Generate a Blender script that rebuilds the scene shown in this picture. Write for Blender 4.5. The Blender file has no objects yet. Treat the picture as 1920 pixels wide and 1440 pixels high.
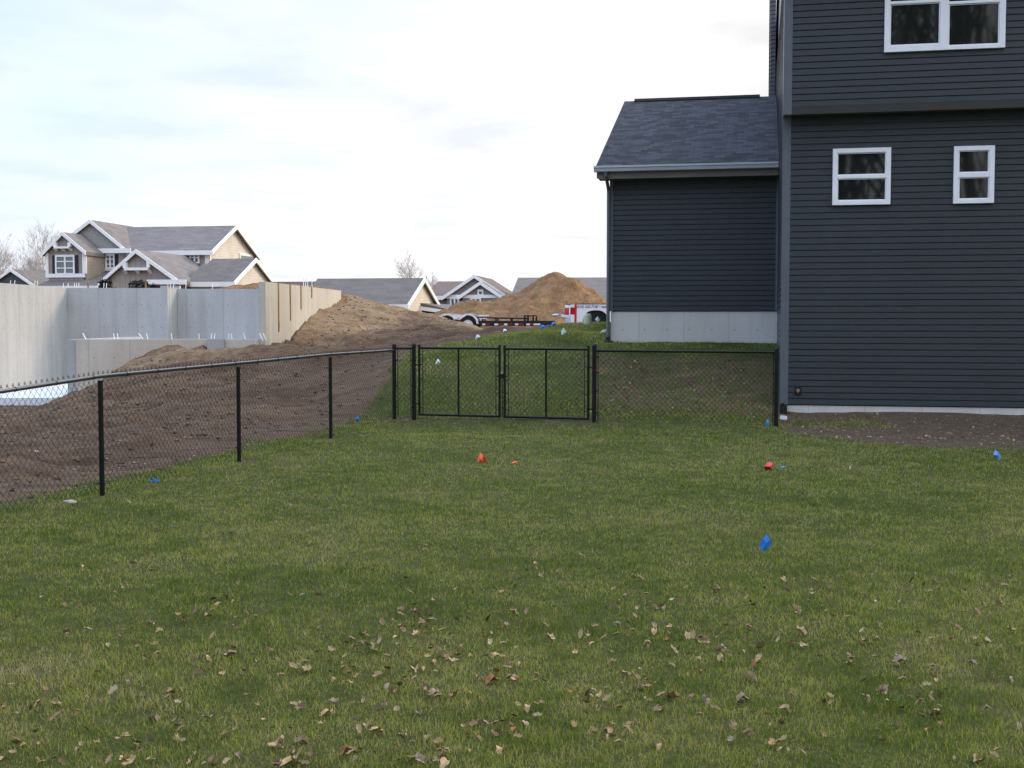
import bpy, bmesh, math, random
import numpy as np
from mathutils import Vector, Matrix
random.seed(7)
rng = np.random.default_rng(11)
sc = bpy.context.scene
COL = sc.collection
R = math.radians

# ------------------------------------------------------------------ camera, sky, sun, exposure
FPX, HOR, CAMH = 2300.0, 600.0, 1.75
PITCH = math.atan((720 - HOR) / FPX)
cam = bpy.data.cameras.new("camera")
cam.sensor_fit = 'HORIZONTAL'; cam.sensor_width = 36.0
cam.lens = FPX * 36.0 / 1920.0
cam.clip_start = 0.1; cam.clip_end = 5000
camo = bpy.data.objects.new("camera", cam); COL.objects.link(camo)
camo.location = (0, 0, CAMH); camo.rotation_euler = (math.pi / 2 - PITCH, 0, 0)
sc.camera = camo

SUNDIR = Vector((0.80, 0.58, 0.42)).normalized()
world = bpy.data.worlds.new("World"); sc.world = world; world.use_nodes = True
wn = world.node_tree.nodes; wl = world.node_tree.links; wn.clear()
wout = wn.new('ShaderNodeOutputWorld'); wbg = wn.new('ShaderNodeBackground'); wbg.inputs['Strength'].default_value = 0.1
sky = wn.new('ShaderNodeTexSky'); sky.sky_type = 'NISHITA'; sky.sun_disc = False
sky.sun_elevation = math.asin(SUNDIR.z); sky.sun_rotation = math.atan2(SUNDIR.x, SUNDIR.y)
tc = wn.new('ShaderNodeTexCoord'); sep = wn.new('ShaderNodeSeparateXYZ'); wl.new(tc.outputs['Generated'], sep.inputs[0])
def wmath(op, a, b=None):
    n = wn.new('ShaderNodeMath'); n.operation = op
    for i, v in enumerate((a, b)):
        if v is None: continue
        if isinstance(v, (int, float)): n.inputs[i].default_value = v
        else: wl.new(v, n.inputs[i])
    return n.outputs[0]
zz = wmath('ADD', wmath('MAXIMUM', sep.outputs['Z'], 0.0), 0.12)
cmb = wn.new('ShaderNodeCombineXYZ')
wl.new(wmath('DIVIDE', sep.outputs['X'], zz), cmb.inputs[0]); wl.new(wmath('DIVIDE', sep.outputs['Y'], zz), cmb.inputs[1])
cn = wn.new('ShaderNodeTexNoise'); cn.inputs['Scale'].default_value = 1.15; cn.inputs['Detail'].default_value = 9; cn.inputs['Roughness'].default_value = 0.58
cn.inputs['Distortion'].default_value = 0.5
wl.new(cmb.outputs[0], cn.inputs['Vector'])
cr = wn.new('ShaderNodeValToRGB'); cr.color_ramp.elements[0].position = 0.30; cr.color_ramp.elements[1].position = 0.62
cr.color_ramp.elements[0].color = (0.70, 0.70, 0.70, 1); cr.color_ramp.elements[1].color = (1, 1, 1, 1)
wl.new(cn.outputs['Fac'], cr.inputs[0])
# clouds thicken towards the horizon and towards the side where the sun is
thick = wmath('ADD', wmath('MULTIPLY', sep.outputs['X'], 1.3), wmath('MULTIPLY', sep.outputs['Z'], -1.1))
fac = wmath('ADD', cr.outputs[0], wmath('ADD', thick, 0.22))
fac = wmath('MINIMUM', wmath('MAXIMUM', fac, 0.25), 1.0)
# second noise: soft grey undersides of the cloud sheet
cn2 = wn.new('ShaderNodeTexNoise'); cn2.inputs['Scale'].default_value = 2.3; cn2.inputs['Detail'].default_value = 7
wl.new(cmb.outputs[0], cn2.inputs['Vector'])
cr2 = wn.new('ShaderNodeValToRGB'); cr2.color_ramp.elements[0].position = 0.30; cr2.color_ramp.elements[1].position = 0.54
cr2.color_ramp.elements[0].color = (8.7, 8.62, 8.75, 1); cr2.color_ramp.elements[1].color = (10.6, 10.6, 10.6, 1)
wl.new(cn2.outputs['Fac'], cr2.inputs[0])
skyadd = wn.new('ShaderNodeMix'); skyadd.data_type = 'RGBA'; skyadd.blend_type = 'ADD'; skyadd.inputs[0].default_value = 1.0
skysc = wn.new('ShaderNodeMix'); skysc.data_type = 'RGBA'; skysc.blend_type = 'MULTIPLY'; skysc.inputs[0].default_value = 1.0
wl.new(sky.outputs[0], skysc.inputs[6]); skysc.inputs[7].default_value = (1.0, 1.0, 1.0, 1)
wl.new(skysc.outputs[2], skyadd.inputs[6]); skyadd.inputs[7].default_value = (3.3, 4.5, 7.4, 1)   # thin high veil
wmix = wn.new('ShaderNodeMix'); wmix.data_type = 'RGBA'
wl.new(fac, wmix.inputs[0]); wl.new(skyadd.outputs[2], wmix.inputs[6]); wl.new(cr2.outputs[0], wmix.inputs[7])
zr_ = wn.new('ShaderNodeMapRange'); zr_.interpolation_type = 'SMOOTHSTEP'     # an overcast dome is brightest overhead
zr_.inputs['From Min'].default_value = 0.25; zr_.inputs['From Max'].default_value = 0.8; zr_.inputs['To Min'].default_value = 0.86; zr_.inputs['To Max'].default_value = 2.3
wl.new(sep.outputs['Z'], zr_.inputs['Value'])
dome = wn.new('ShaderNodeVectorMath'); dome.operation = 'SCALE'; wl.new(wmix.outputs[2], dome.inputs[0]); wl.new(zr_.outputs[0], dome.inputs['Scale'])
wl.new(dome.outputs[0], wbg.inputs['Color']); wl.new(wbg.outputs[0], wout.inputs[0])

sun = bpy.data.lights.new("sun", 'SUN'); sun.energy = 2.0; sun.angle = R(16); sun.color = (1.0, 0.82, 0.60)
suno = bpy.data.objects.new("sun", sun); COL.objects.link(suno)
suno.rotation_euler = SUNDIR.to_track_quat('Z', 'Y').to_euler(); suno.location = (30, 15, 20)
sc.view_settings.view_transform = 'Standard'; sc.view_settings.look = 'None'
sc.view_settings.exposure = 0.30; sc.view_settings.gamma = 1.0; sc.view_settings.use_curve_mapping = False
sc.render.engine = 'CYCLES'
sc.cycles.max_bounces = 5; sc.cycles.diffuse_bounces = 3; sc.cycles.glossy_bounces = 3

# ------------------------------------------------------------------ helpers
CAM = Vector((0, 0, CAMH))
FWD = Vector((0, math.cos(PITCH), -math.sin(PITCH))); UPV = Vector((0, math.sin(PITCH), math.cos(PITCH)))
def ray(px, py): return Vector(((px - 960) / FPX, 0, 0)) + FWD + UPV * (-(py - 720) / FPX)
def P(px, py, Y):
    d = ray(px, py); return CAM + d * (Y / d.y)
class Frame:
    """a building's own axes: u along its front (rightwards), t into the building, z up"""
    def __init__(s, ox, oy, yaw):
        s.o = Vector((ox, oy, 0)); s.a = R(yaw)
        s.u = Vector((math.cos(s.a), -math.sin(s.a), 0)); s.t = Vector((math.sin(s.a), math.cos(s.a), 0))
    def hit_t(s, px, py, t):
        d = ray(px, py); c = CAM - s.o; k = (t - c.dot(s.t)) / d.dot(s.t); q = c + d * k
        return q.dot(s.u), q.z
    def hit_u(s, px, py, u):
        d = ray(px, py); c = CAM - s.o; k = (u - c.dot(s.u)) / d.dot(s.u); q = c + d * k
        return q.dot(s.t), q.z
    def w(s, u, t, z=0): return s.o + s.u * u + s.t * t + Vector((0, 0, z))
    def empty(s, name, label, cat, group=None):
        e = thing(name, label, cat, tuple(s.o), -s.a, group); return e

def thing(name, label, cat, loc=(0, 0, 0), rz=0, group=None):
    o = bpy.data.objects.new(name, None); COL.objects.link(o); o.empty_display_size = 0.2
    o.location = loc; o.rotation_euler = (0, 0, rz); tag(o, label, cat, group); return o
def tag(o, label=None, cat=None, group=None, kind=None):
    if label: o['label'] = label
    if cat: o['category'] = cat
    if group: o['group'] = group
    if kind: o['kind'] = kind
    return o

class MB:
    def __init__(s): s.v = []; s.f = []; s.uv = {}; s.mi = []; s.cur = 0
    def add(s, vs, fs):
        b = len(s.v); s.v += [tuple(x) for x in vs]
        for f in fs: s.f.append([i + b for i in f]); s.mi.append(s.cur)
        return b
    def box(s, a, b):
        x0, x1 = sorted((a[0], b[0])); y0, y1 = sorted((a[1], b[1])); z0, z1 = sorted((a[2], b[2]))
        s.add([(x0,y0,z0),(x1,y0,z0),(x1,y1,z0),(x0,y1,z0),(x0,y0,z1),(x1,y0,z1),(x1,y1,z1),(x0,y1,z1)],
              [(0,3,2,1),(4,5,6,7),(0,1,5,4),(1,2,6,5),(2,3,7,6),(3,0,4,7)])
    def extrude(s, poly, axis, a0, a1, uv=False):
        n = len(poly)
        def m(p, a):
            return (a, p[0], p[1]) if axis == 'u' else ((p[0], a, p[1]) if axis == 't' else (p[0], p[1], a))
        b = s.add([m(p, a0) for p in poly] + [m(p, a1) for p in poly], [])
        s.f.append([b + i for i in range(n)]); s.mi.append(s.cur)
        s.f.append([b + n + i for i in reversed(range(n))]); s.mi.append(s.cur)
        acc = 0
        for i in range(n):
            j = (i + 1) % n; L = math.dist(poly[i], poly[j])
            if uv: s.uv[len(s.f)] = [(a0, acc), (a0, acc + L), (a1, acc + L), (a1, acc)]
            s.f.append([b + i, b + j, b + n + j, b + n + i]); s.mi.append(s.cur); acc += L
    def tube(s, pts, r, n=8, caps=True):
        pts = [Vector(p) for p in pts]; rs = r if isinstance(r, (list, tuple)) else [r] * len(pts)
        base = len(s.v); N = len(pts); prev = None
        for i, p in enumerate(pts):
            d = (pts[min(i + 1, N - 1)] - pts[max(i - 1, 0)]).normalized()
            if prev is None:
                ref = Vector((0, 0, 1)) if abs(d.z) < 0.9 else Vector((1, 0, 0)); x = d.cross(ref).normalized()
            else: x = (prev - d * prev.dot(d)).normalized()
            prev = x; y = d.cross(x)
            for k in range(n):
                a = 2 * math.pi * k / n; q = p + (x * math.cos(a) + y * math.sin(a)) * rs[i]; s.v.append(tuple(q))
        for i in range(N - 1):
            for k in range(n):
                k2 = (k + 1) % n
                s.f.append([base + i*n + k, base + i*n + k2, base + (i+1)*n + k2, base + (i+1)*n + k]); s.mi.append(s.cur)
        if caps:
            s.f.append([base + k for k in reversed(range(n))]); s.mi.append(s.cur)
            s.f.append([base + (N-1)*n + k for k in range(n)]); s.mi.append(s.cur)
    def lathe(s, prof, c, n=16, axis='z'):
        base = len(s.v); m = len(prof)
        for (r, h) in prof:
            for k in range(n):
                a = 2 * math.pi * k / n; x, y = r * math.cos(a), r * math.sin(a)
                s.v.append((c[0]+x, c[1]+y, c[2]+h) if axis == 'z' else ((c[0]+x, c[1]+h, c[2]+y) if axis == 'y' else (c[0]+h, c[1]+x, c[2]+y)))
        for i in range(m - 1):
            for k in range(n):
                k2 = (k + 1) % n; s.f.append([base+i*n+k, base+i*n+k2, base+(i+1)*n+k2, base+(i+1)*n+k]); s.mi.append(s.cur)
        s.f.append([base + k for k in range(n)]); s.mi.append(s.cur)
        s.f.append([base + (m-1)*n + k for k in range(n)]); s.mi.append(s.cur)
    def build(s, name, mat, parent=None, smooth=False, bevel=0, fix=True):
        me = bpy.data.meshes.new(name); me.from_pydata(s.v, [], s.f)
        mats = mat if isinstance(mat, (list, tuple)) else [mat]
        for m in mats: me.materials.append(m)
        if len(mats) > 1: me.polygons.foreach_set('material_index', s.mi)
        if s.uv:
            ul = me.uv_layers.new(name='UVMap')
            for fi, uvs in s.uv.items():
                for li, w in zip(me.polygons[fi].loop_indices, uvs): ul.data[li].uv = w
        if fix:
            bm = bmesh.new(); bm.from_mesh(me); bmesh.ops.recalc_face_normals(bm, faces=bm.faces)
            if bevel:
                bmesh.ops.bevel(bm, geom=[e for e in bm.edges if e.is_manifold and e.calc_face_angle(0) > 0.6], offset=bevel, segments=2, affect='EDGES', clamp_overlap=True)
            bm.to_mesh(me); bm.free()
        if smooth:
            me.polygons.foreach_set('use_smooth', [True] * len(me.polygons))
            try: me.set_sharp_from_angle(angle=R(40))
            except Exception: pass
        me.update()
        o = bpy.data.objects.new(name, me); COL.objects.link(o)
        if parent: o.parent = parent
        return o

def np_mesh(name, V, Fc, mat, attrs=None, smooth=False, parent=None):
    me = bpy.data.meshes.new(name)
    V = np.asarray(V, dtype=np.float32); Fc = np.asarray(Fc, dtype=np.int32); k = Fc.shape[1]
    me.vertices.add(len(V)); me.vertices.foreach_set('co', V.ravel())
    me.loops.add(Fc.size); me.loops.foreach_set('vertex_index', Fc.ravel())
    me.polygons.add(len(Fc)); me.polygons.foreach_set('loop_start', np.arange(0, Fc.size, k, dtype=np.int32))
    if smooth: me.polygons.foreach_set('use_smooth', np.ones(len(Fc), dtype=bool))
    for an, av in (attrs or {}).items():
        a = me.attributes.new(an, 'FLOAT', 'POINT'); a.data.foreach_set('value', np.asarray(av, dtype=np.float32))
    me.materials.append(mat); me.update(calc_edges=True); me.validate()
    o = bpy.data.objects.new(name, me); COL.objects.link(o)
    if parent: o.parent = parent
    return o

# ---- numpy value noise
def _h(ix, iy, seed):
    n = (ix.astype(np.int64) * 374761393 + iy.astype(np.int64) * 668265263 + seed * 974634521) & 0x7fffffff
    n = ((n ^ (n >> 13)) * 1274126177) & 0x7fffffff
    return ((n ^ (n >> 16)) & 0xffff) / 65535.0
def vn(x, y, seed=0):
    x = np.asarray(x, float); y = np.asarray(y, float)
    ix = np.floor(x); iy = np.floor(y); fx = x - ix; fy = y - iy
    fx = fx*fx*(3-2*fx); fy = fy*fy*(3-2*fy)
    a = _h(ix, iy, seed); b = _h(ix+1, iy, seed); c = _h(ix, iy+1, seed); d = _h(ix+1, iy+1, seed)
    return (a*(1-fx)+b*fx)*(1-fy) + (c*(1-fx)+d*fx)*fy
def fbm(x, y, seed=0, oct=4):
    s = 0; a = 0.5; t = 0
    for i in range(oct):
        s = s + a*vn(x*2**i, y*2**i, seed+i); t += a; a *= .5
    return s / t
def sstep(a, b, x):
    t = np.clip((x-a)/(b-a), 0, 1); return t*t*(3-2*t)

# ------------------------------------------------------------------ materials
class NT:
    def __init__(s, name):
        s.m = bpy.data.materials.new(name); s.m.use_nodes = True; s.t = s.m.node_tree; s.n = s.t.nodes
        s.b = s.n['Principled BSDF']
    def node(s, typ, **kw):
        n = s.n.new(typ)
        for k, v in kw.items(): setattr(n, k, v)
        return n
    def L(s, a, b): s.t.links.new(a, b)
    def obj(s, which='Object'):
        if not hasattr(s, '_tc'): s._tc = s.node('ShaderNodeTexCoord')
        return s._tc.outputs[which]
    def noise(s, scale, detail=4, rough=.55, vec=None, stretch=None):
        n = s.node('ShaderNodeTexNoise'); n.inputs['Scale'].default_value = scale
        n.inputs['Detail'].default_value = detail; n.inputs['Roughness'].default_value = rough
        v = vec if vec is not None else s.obj()
        if stretch:
            mp = s.node('ShaderNodeMapping'); mp.inputs['Scale'].default_value = stretch; s.L(v, mp.inputs[0]); v = mp.outputs[0]
        s.L(v, n.inputs['Vector']); return n.outputs['Fac']
    def ramp(s, fac, stops):
        r = s.node('ShaderNodeValToRGB'); e = r.color_ramp.elements
        while len(e) < len(stops): e.new(0.5)
        for el, (p, c) in zip(e, stops): el.position = p; el.color = (*c, 1) if len(c) == 3 else c
        s.L(fac, r.inputs[0]); return r.outputs[0]
    def math(s, op, a, b=0.0):
        n = s.node('ShaderNodeMath', operation=op)
        for i, v in enumerate((a, b)):
            if isinstance(v, (int, float)): n.inputs[i].default_value = v
            else: s.L(v, n.inputs[i])
        return n.outputs[0]
    def mix(s, fac, a, b, mode='MIX'):
        n = s.node('ShaderNodeMix', data_type='RGBA', blend_type=mode)
        for i, v in ((0, fac), (6, a), (7, b)):
            if isinstance(v, (int, float)): n.inputs[i].default_value = v
            elif isinstance(v, tuple): n.inputs[i].default_value = (*v, 1)
            else: s.L(v, n.inputs[i])
        return n.outputs[2]
    def attr(s, name):
        a = s.node('ShaderNodeAttribute'); a.attribute_name = name; return a.outputs['Fac']
    def bump(s, h, strength=.4, dist=.01):
        b = s.node('ShaderNodeBump'); b.inputs['Strength'].default_value = strength; b.inputs['Distance'].default_value = dist
        s.L(h, b.inputs['Height']); s.L(b.outputs[0], s.b.inputs['Normal'])
    def fin(s, col, rough=.6, spec=.4, metal=0):
        if isinstance(col, tuple): s.b.inputs['Base Color'].default_value = (*col, 1)
        else: s.L(col, s.b.inputs['Base Color'])
        if isinstance(rough, (int, float)): s.b.inputs['Roughness'].default_value = rough
        else: s.L(rough, s.b.inputs['Roughness'])
        s.b.inputs['Specular IOR Level'].default_value = spec; s.b.inputs['Metallic'].default_value = metal
        return s.m
def sc3(c, k): return tuple(min(1, x*k) for x in c)
def plain(name, c, rough=.55, spec=.4, var=.18, scale=3.0, metal=0, grain=0):
    t = NT(name); col = t.ramp(t.noise(scale, 5), [(.3, sc3(c, 1-var)), (.7, sc3(c, 1+var))])
    if grain: t.bump(t.noise(grain, 3), .3, .004)
    return t.fin(col, rough, spec, metal)

M = {}
def siding(name, c, rough=.45):
    t = NT(name)
    n = t.noise(1.6, 6, .6); g = t.noise(60, 2, .5, stretch=(.25, .25, 1))
    col = t.mix(.5, t.ramp(n, [(.3, sc3(c, .84)), (.7, sc3(c, 1.14))]), t.ramp(g, [(.3, sc3(c, .86)), (.7, sc3(c, 1.12))]))
    streak = t.noise(2.2, 3, .5, stretch=(1, 1, .08))
    col = t.mix(t.math('MULTIPLY', streak, .22), col, sc3(c, 1.6))
    t.bump(g, .12, .003); return t.fin(col, rough, .35)
SLATE = (.036, .0445, .051)
M['siding'] = siding('slate_siding', SLATE, .36)
M['siding_lit'] = siding('lit_slate_siding', (.095, .10, .11), .4)  # slate siding with the chimney's brighter light put into its colour
M['trim'] = plain('slate_trim', (.105, .122, .138), .4, .4, .08)
M['soffit'] = plain('soffit_brown', (.125, .115, .095), .6, .3, .08)
M['ventdark'] = plain('ridge_vent_felt', (.022, .022, .022), .95, .1, .2)
M['band'] = plain('band_board_brown', (.040, .039, .036), .6, .3, .08)
M['gutter'] = plain('gutter_paint', (.46, .50, .53), .35, .5, .06)
M['white'] = plain('white_vinyl', (.80, .82, .84), .4, .45, .03, 6)
M['offwhite'] = plain('white_trim_paint', (.80, .79, .77), .5, .4, .05, 2)
def concrete(name, c, joint, tint=None, jw=.012):
    t = NT(name); o = t.obj(); sx = t.node('ShaderNodeSeparateXYZ'); t.L(o, sx.inputs[0])
    big = t.noise(.9, 6, .6); fine = t.noise(14, 5, .65); st = t.noise(3.5, 4, .6, stretch=(1, 1, .12))
    col = t.ramp(big, [(.28, sc3(c, .80)), (.72, sc3(c, 1.12))])
    col = t.mix(.35, col, t.ramp(fine, [(.3, sc3(c, .7)), (.7, sc3(c, 1.2))]))
    col = t.mix(.35, col, t.ramp(st, [(.35, sc3(c, .72)), (.62, sc3(c, 1.1))]))
    if tint: col = t.mix(t.math('MULTIPLY', t.ramp(t.noise(.6, 5, .6), [(.4, (0,0,0)), (.62, (1,1,1))]), .7), col, tint)
    s = t.math('FRACT', t.math('DIVIDE', t.math('ADD', sx.outputs[0], sx.outputs[1]), joint))
    line = t.math('LESS_THAN', t.math('ABSOLUTE', t.math('SUBTRACT', s, .5)), jw / joint)
    col = t.mix(t.math('MULTIPLY', line, .28), col, sc3(c, .35))
    pit = t.node('ShaderNodeTexVoronoi'); pit.inputs['Scale'].default_value = 7; t.L(o, pit.inputs['Vector'])
    pm = t.math('LESS_THAN', pit.outputs['Distance'], .075)
    col = t.mix(t.math('MULTIPLY', pm, .3), col, sc3(c, .4))
    ty = t.math('SUBTRACT', t.math('FRACT', t.math('DIVIDE', sx.outputs[2], .62)), .5); tx1 = t.math('SUBTRACT', t.math('FRACT', t.math('DIVIDE', t.math('ADD', sx.outputs[0], sx.outputs[1]), joint/2)), .25)
    tie = t.math('LESS_THAN', t.math('ADD', t.math('POWER', t.math('MULTIPLY', ty, .62), 2.0), t.math('POWER', t.math('MULTIPLY', tx1, joint/2), 2.0)), .00035)
    col = t.mix(t.math('MULTIPLY', tie, .55), col, sc3(c, .3))
    t.bump(fine, .25, .01); return t.fin(col, .85, .2)
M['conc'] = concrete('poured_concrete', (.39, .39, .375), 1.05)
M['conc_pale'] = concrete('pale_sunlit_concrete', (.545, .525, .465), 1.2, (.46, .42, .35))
M['conc_tan'] = concrete('warm_tan_concrete', (.56, .515, .44), .9, (.50, .44, .35))  # paler, warmer concrete with random tan patches for the low front wall
M['conc_house'] = concrete('house_foundation_concrete', (.60, .595, .56), .92, (.55, .52, .46), .010)
M['slab'] = plain('pale_slab', (.72, .75, .80), .6, .3, .06, .8)
M['black'] = plain('black_vinyl_coating', (.006, .007, .0065), .5, .25, .2, 4)
M['railblack'] = plain('black_rail_coating', (.03, .034, .04), .28, .9, .2, 4)
M['wood'] = plain('weathered_wood', (.30, .215, .125), .8, .2, .3, 5)
M['rubber'] = plain('tyre_rubber', (.018, .018, .018), .8, .2, .2)
M['blackmetal'] = plain('black_painted_steel', (.012, .012, .012), .45, .4, .2)
M['darkplastic'] = plain('dark_plastic', (.012, .014, .016), .5, .3, .1)
M['truckwhite'] = plain('truck_white_paint', (.75, .76, .80), .25, .5, .02)
M['red'] = plain('red_paint', (.55, .025, .03), .35, .5, .1)
M['lens'] = plain('red_lens', (.40, .012, .02), .15, .6, .2)
M['ink'] = plain('grey_blue_lettering', (.09, .12, .19), .5, .4, .05)
M['greenped'] = plain('pale_green_plastic', (.50, .55, .36), .5, .4, .05)
M['rock'] = plain('pale_rock', (.42, .45, .27), .9, .2, .25, 9)
M['shutter'] = plain('dark_shutter', (.02, .02, .026), .6, .3, .1)
M['brass'] = plain('brass', (.35, .28, .16), .35, .5, .1, metal=.6)
M['tapered'] = plain('red_reflective_tape', (.22, .02, .022), .45, .4, .15)
M['tapew'] = plain('white_tape', (.7, .7, .7), .4, .5, .05)
M['rim'] = plain('white_rim', (.68, .68, .67), .4, .5, .05)
t = NT('window_glass'); M['glass'] = t.fin((.012, .015, .014), .03, .6)
t = NT('far_window_glass'); M['glassfar'] = t.fin((.10, .12, .13), .12, .9)
# shingles (uv in metres: u along the eave, v up the slope)
def shingle(name, c, course=.14, tab=.27, var=.5, uv=True, mixn=.45):
    t = NT(name); b = t.node('ShaderNodeTexBrick'); v = t.obj('UV') if uv else t.obj()
    t.L(v, b.inputs['Vector'])
    b.offset = .37; b.inputs['Scale'].default_value = 1; b.inputs['Brick Width'].default_value = tab; b.inputs['Row Height'].default_value = course
    b.inputs['Mortar Size'].default_value = .006; b.inputs['Mortar Smooth'].default_value = .1; b.inputs['Bias'].default_value = 0
    b.inputs['Color1'].default_value = (*sc3(c, 1-var), 1); b.inputs['Color2'].default_value = (*sc3(c, 1+var), 1); b.inputs['Mortar'].default_value = (*sc3(c, .25), 1)
    n = t.noise(1.3, 5, .6, vec=v); g = t.noise(40, 3, .6, vec=v)
    col = t.mix(mixn, b.outputs['Color'], t.ramp(n, [(.3, sc3(c, .75)), (.7, sc3(c, 1.3))]))
    col = t.mix(.22, col, t.ramp(g, [(.3, sc3(c, .5)), (.7, sc3(c, 1.6))]))
    t.bump(b.outputs['Fac'], -.5, .012); return t.fin(col, .9, .25)
M['shingle'] = shingle('dark_slate_shingles', (.035, .038, .044), .15, .22, .9, mixn=.2)
M['roofbrown'] = shingle('grey_brown_shingles', (.165, .148, .138), .28, .6, .3)
M['roofgrey'] = shingle('grey_shingles', (.132, .116, .106), .28, .6, .3)
M['roofred'] = shingle('reddish_brown_shingles', (.135, .100, .088), .28, .6, .3)
def farsiding(name, c, pitch=.2, vert=False):
    t = NT(name); sx = t.node('ShaderNodeSeparateXYZ'); t.L(t.obj(), sx.inputs[0])
    k = t.math('ADD', sx.outputs[0], sx.outputs[1]) if vert else sx.outputs[2]
    fr = t.math('FRACT', t.math('DIVIDE', k, pitch)); ln = t.math('LESS_THAN', fr, .16)
    col = t.ramp(t.noise(.7, 5), [(.3, sc3(c, .9)), (.7, sc3(c, 1.08))])
    col = t.mix(t.math('MULTIPLY', ln, .28), col, sc3(c, .4)); t.bump(fr, .3, .02); return t.fin(col, .6, .3)
M['beige'] = farsiding('beige_lap_siding', (.64, .585, .505), .18)
M['cream'] = farsiding('cream_lap_siding', (.62, .56, .46), .18)
M['taupe'] = farsiding('taupe_board_siding', (.30, .265, .235), .34, True)
M['taupelap'] = farsiding('taupe_lap_siding', (.31, .265, .215), .18)
M['greylap'] = farsiding('grey_shake_siding', (.34, .325, .31), .2)
M['greyviolet'] = farsiding('violet_grey_siding', (.27, .25, .245), .2)
M['tealdark'] = farsiding('dark_teal_siding', (.075, .10, .105), .2)
# bark
t = NT('bark'); col = t.ramp(t.noise(6, 5, .6, stretch=(3, 3, .5)), [(.3, (.05, .042, .035)), (.7, (.16, .14, .12))]); M['bark'] = t.fin(col, .9, .2)
t = NT('twigs'); M['twig'] = t.fin((.42, .38, .35), .9, .2)
# ground
t = NT('ground_soil_and_turf')
geo = t.node('ShaderNodeNewGeometry'); pos = geo.outputs['Position']
n1 = t.noise(.55, 7, .62, vec=pos); n2 = t.noise(4.5, 6, .68, vec=pos); n3 = t.noise(26, 5, .7, vec=pos)
mpr = t.node('ShaderNodeMapping'); mpr.inputs['Rotation'].default_value = (0, 0, R(-20)); t.L(pos, mpr.inputs[0])
ridge = t.noise(1.3, 5, .62, vec=mpr.outputs[0], stretch=(.35, 2.4, 1))
soil = t.ramp(n2, [(.30, (.040, .029, .021)), (.5, (.125, .088, .062)), (.70, (.24, .175, .125))])
soil = t.mix(.45, soil, t.ramp(n3, [(.34, (.025, .019, .014)), (.52, (.11, .08, .058)), (.68, (.28, .215, .16))]))
soil = t.mix(t.math('MULTIPLY', t.ramp(n1, [(.42, (0,0,0)), (.6, (1,1,1))]), .5), soil, (.20, .145, .10))
soil = t.mix(t.math('MULTIPLY', t.ramp(ridge, [(.36, (1,1,1)), (.5, (0,0,0))]), .72), soil, (.062, .044, .032))
sand = t.ramp(n2, [(.28, (.15, .092, .05)), (.52, (.33, .215, .12)), (.72, (.45, .33, .20))])
sand = t.mix(.35, sand, t.ramp(ridge, [(.35, (.10, .075, .055)), (.55, (.30, .205, .12)), (.7, (.40, .30, .19))]))
sand = t.mix(.3, sand, t.ramp(n3, [(.3, (.08, .055, .035)), (.7, (.42, .31, .2))]))
sandm = t.ramp(t.math('ADD', t.attr('sand'), t.math('MULTIPLY', t.math('SUBTRACT', n2, .5), .9)), [(.36, (0,0,0)), (.75, (1,1,1))])
soil = t.mix(t.math('MULTIPLY', t.ramp(ridge, [(.52, (0,0,0)), (.66, (1,1,1))]), .5), soil, (.26, .195, .14)); soil = t.mix(.25, soil, (.17, .115, .07)); soil = t.mix(1.0, soil, (1.0, .92, .84), "MULTIPLY"); soil = t.mix(sandm, soil, sand)
turf = t.ramp(n2, [(.3, (.046, .060, .014)), (.7, (.100, .112, .030))])
turf = t.mix(.5, turf, t.ramp(n3, [(.3, (.024, .030, .009)), (.55, (.075, .084, .025)), (.75, (.17, .155, .065))]))
turf = t.mix(t.math('MULTIPLY', t.ramp(n1, [(.48, (0,0,0)), (.68, (1,1,1))]), .45), turf, (.14, .125, .052))
gm = t.ramp(t.math('ADD', t.attr('turf'), t.math('MULTIPLY', t.math('SUBTRACT', n2, .5), .8)), [(.42, (0,0,0)), (.58, (1,1,1))])
gcol = t.mix(gm, soil, turf)
bed = t.ramp(n3, [(.3, (.038, .029, .021)), (.52, (.115, .090, .066)), (.68, (.22, .18, .135)), (.8, (.38, .33, .27))])
bed = t.mix(.4, bed, t.ramp(n2, [(.3, (.055, .040, .028)), (.7, (.17, .135, .10))]))
bm_ = t.ramp(t.math('ADD', t.attr('bed'), t.math('MULTIPLY', t.math('SUBTRACT', n2, .5), .7)), [(.42, (0,0,0)), (.58, (1,1,1))])
bed = t.mix(1.0, bed, (1.05, 1.0, .90), "MULTIPLY"); gcol = t.mix(bm_, gcol, bed)
t.bump(t.math('ADD', n3, t.math('MULTIPLY', n2, 1.8)), 1.0, .06)
M['ground'] = t.fin(gcol, .95, .12)
# spoil heap
t = NT('orange_spoil_earth'); n2 = t.noise(2.2, 7, .66); n3 = t.noise(13, 5, .7)
col = t.ramp(n2, [(.30, (.12, .066, .033)), (.52, (.30, .168, .082)), (.72, (.42, .27, .145))])
col = t.mix(.4, col, t.ramp(n3, [(.32, (.08, .048, .027)), (.52, (.28, .165, .085)), (.70, (.46, .32, .2))]))
t.bump(t.math('ADD', n2, t.math('MULTIPLY', n3, .6)), 1.0, .22); M['spoil'] = t.fin(col, .95, .1)
t = NT('soil_clods'); col = t.ramp(t.attr('tint'), [(0, (.055, .039, .028)), (.5, (.15, .108, .076)), (.9, (.25, .185, .13)), (1, (.42, .37, .30))]); M['clod'] = t.fin(col, .95, .1)
t = NT('grass_blades')
col = t.ramp(t.attr('tint'), [(0, (.060, .100, .011)), (.3, (.185, .240, .038)), (.52, (.300, .318, .070)), (.7, (.41, .36, .125)), (.86, (.29, .245, .13)), (1, (.42, .36, .22))])
M['grass'] = t.fin(col, .7, .06)
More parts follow.
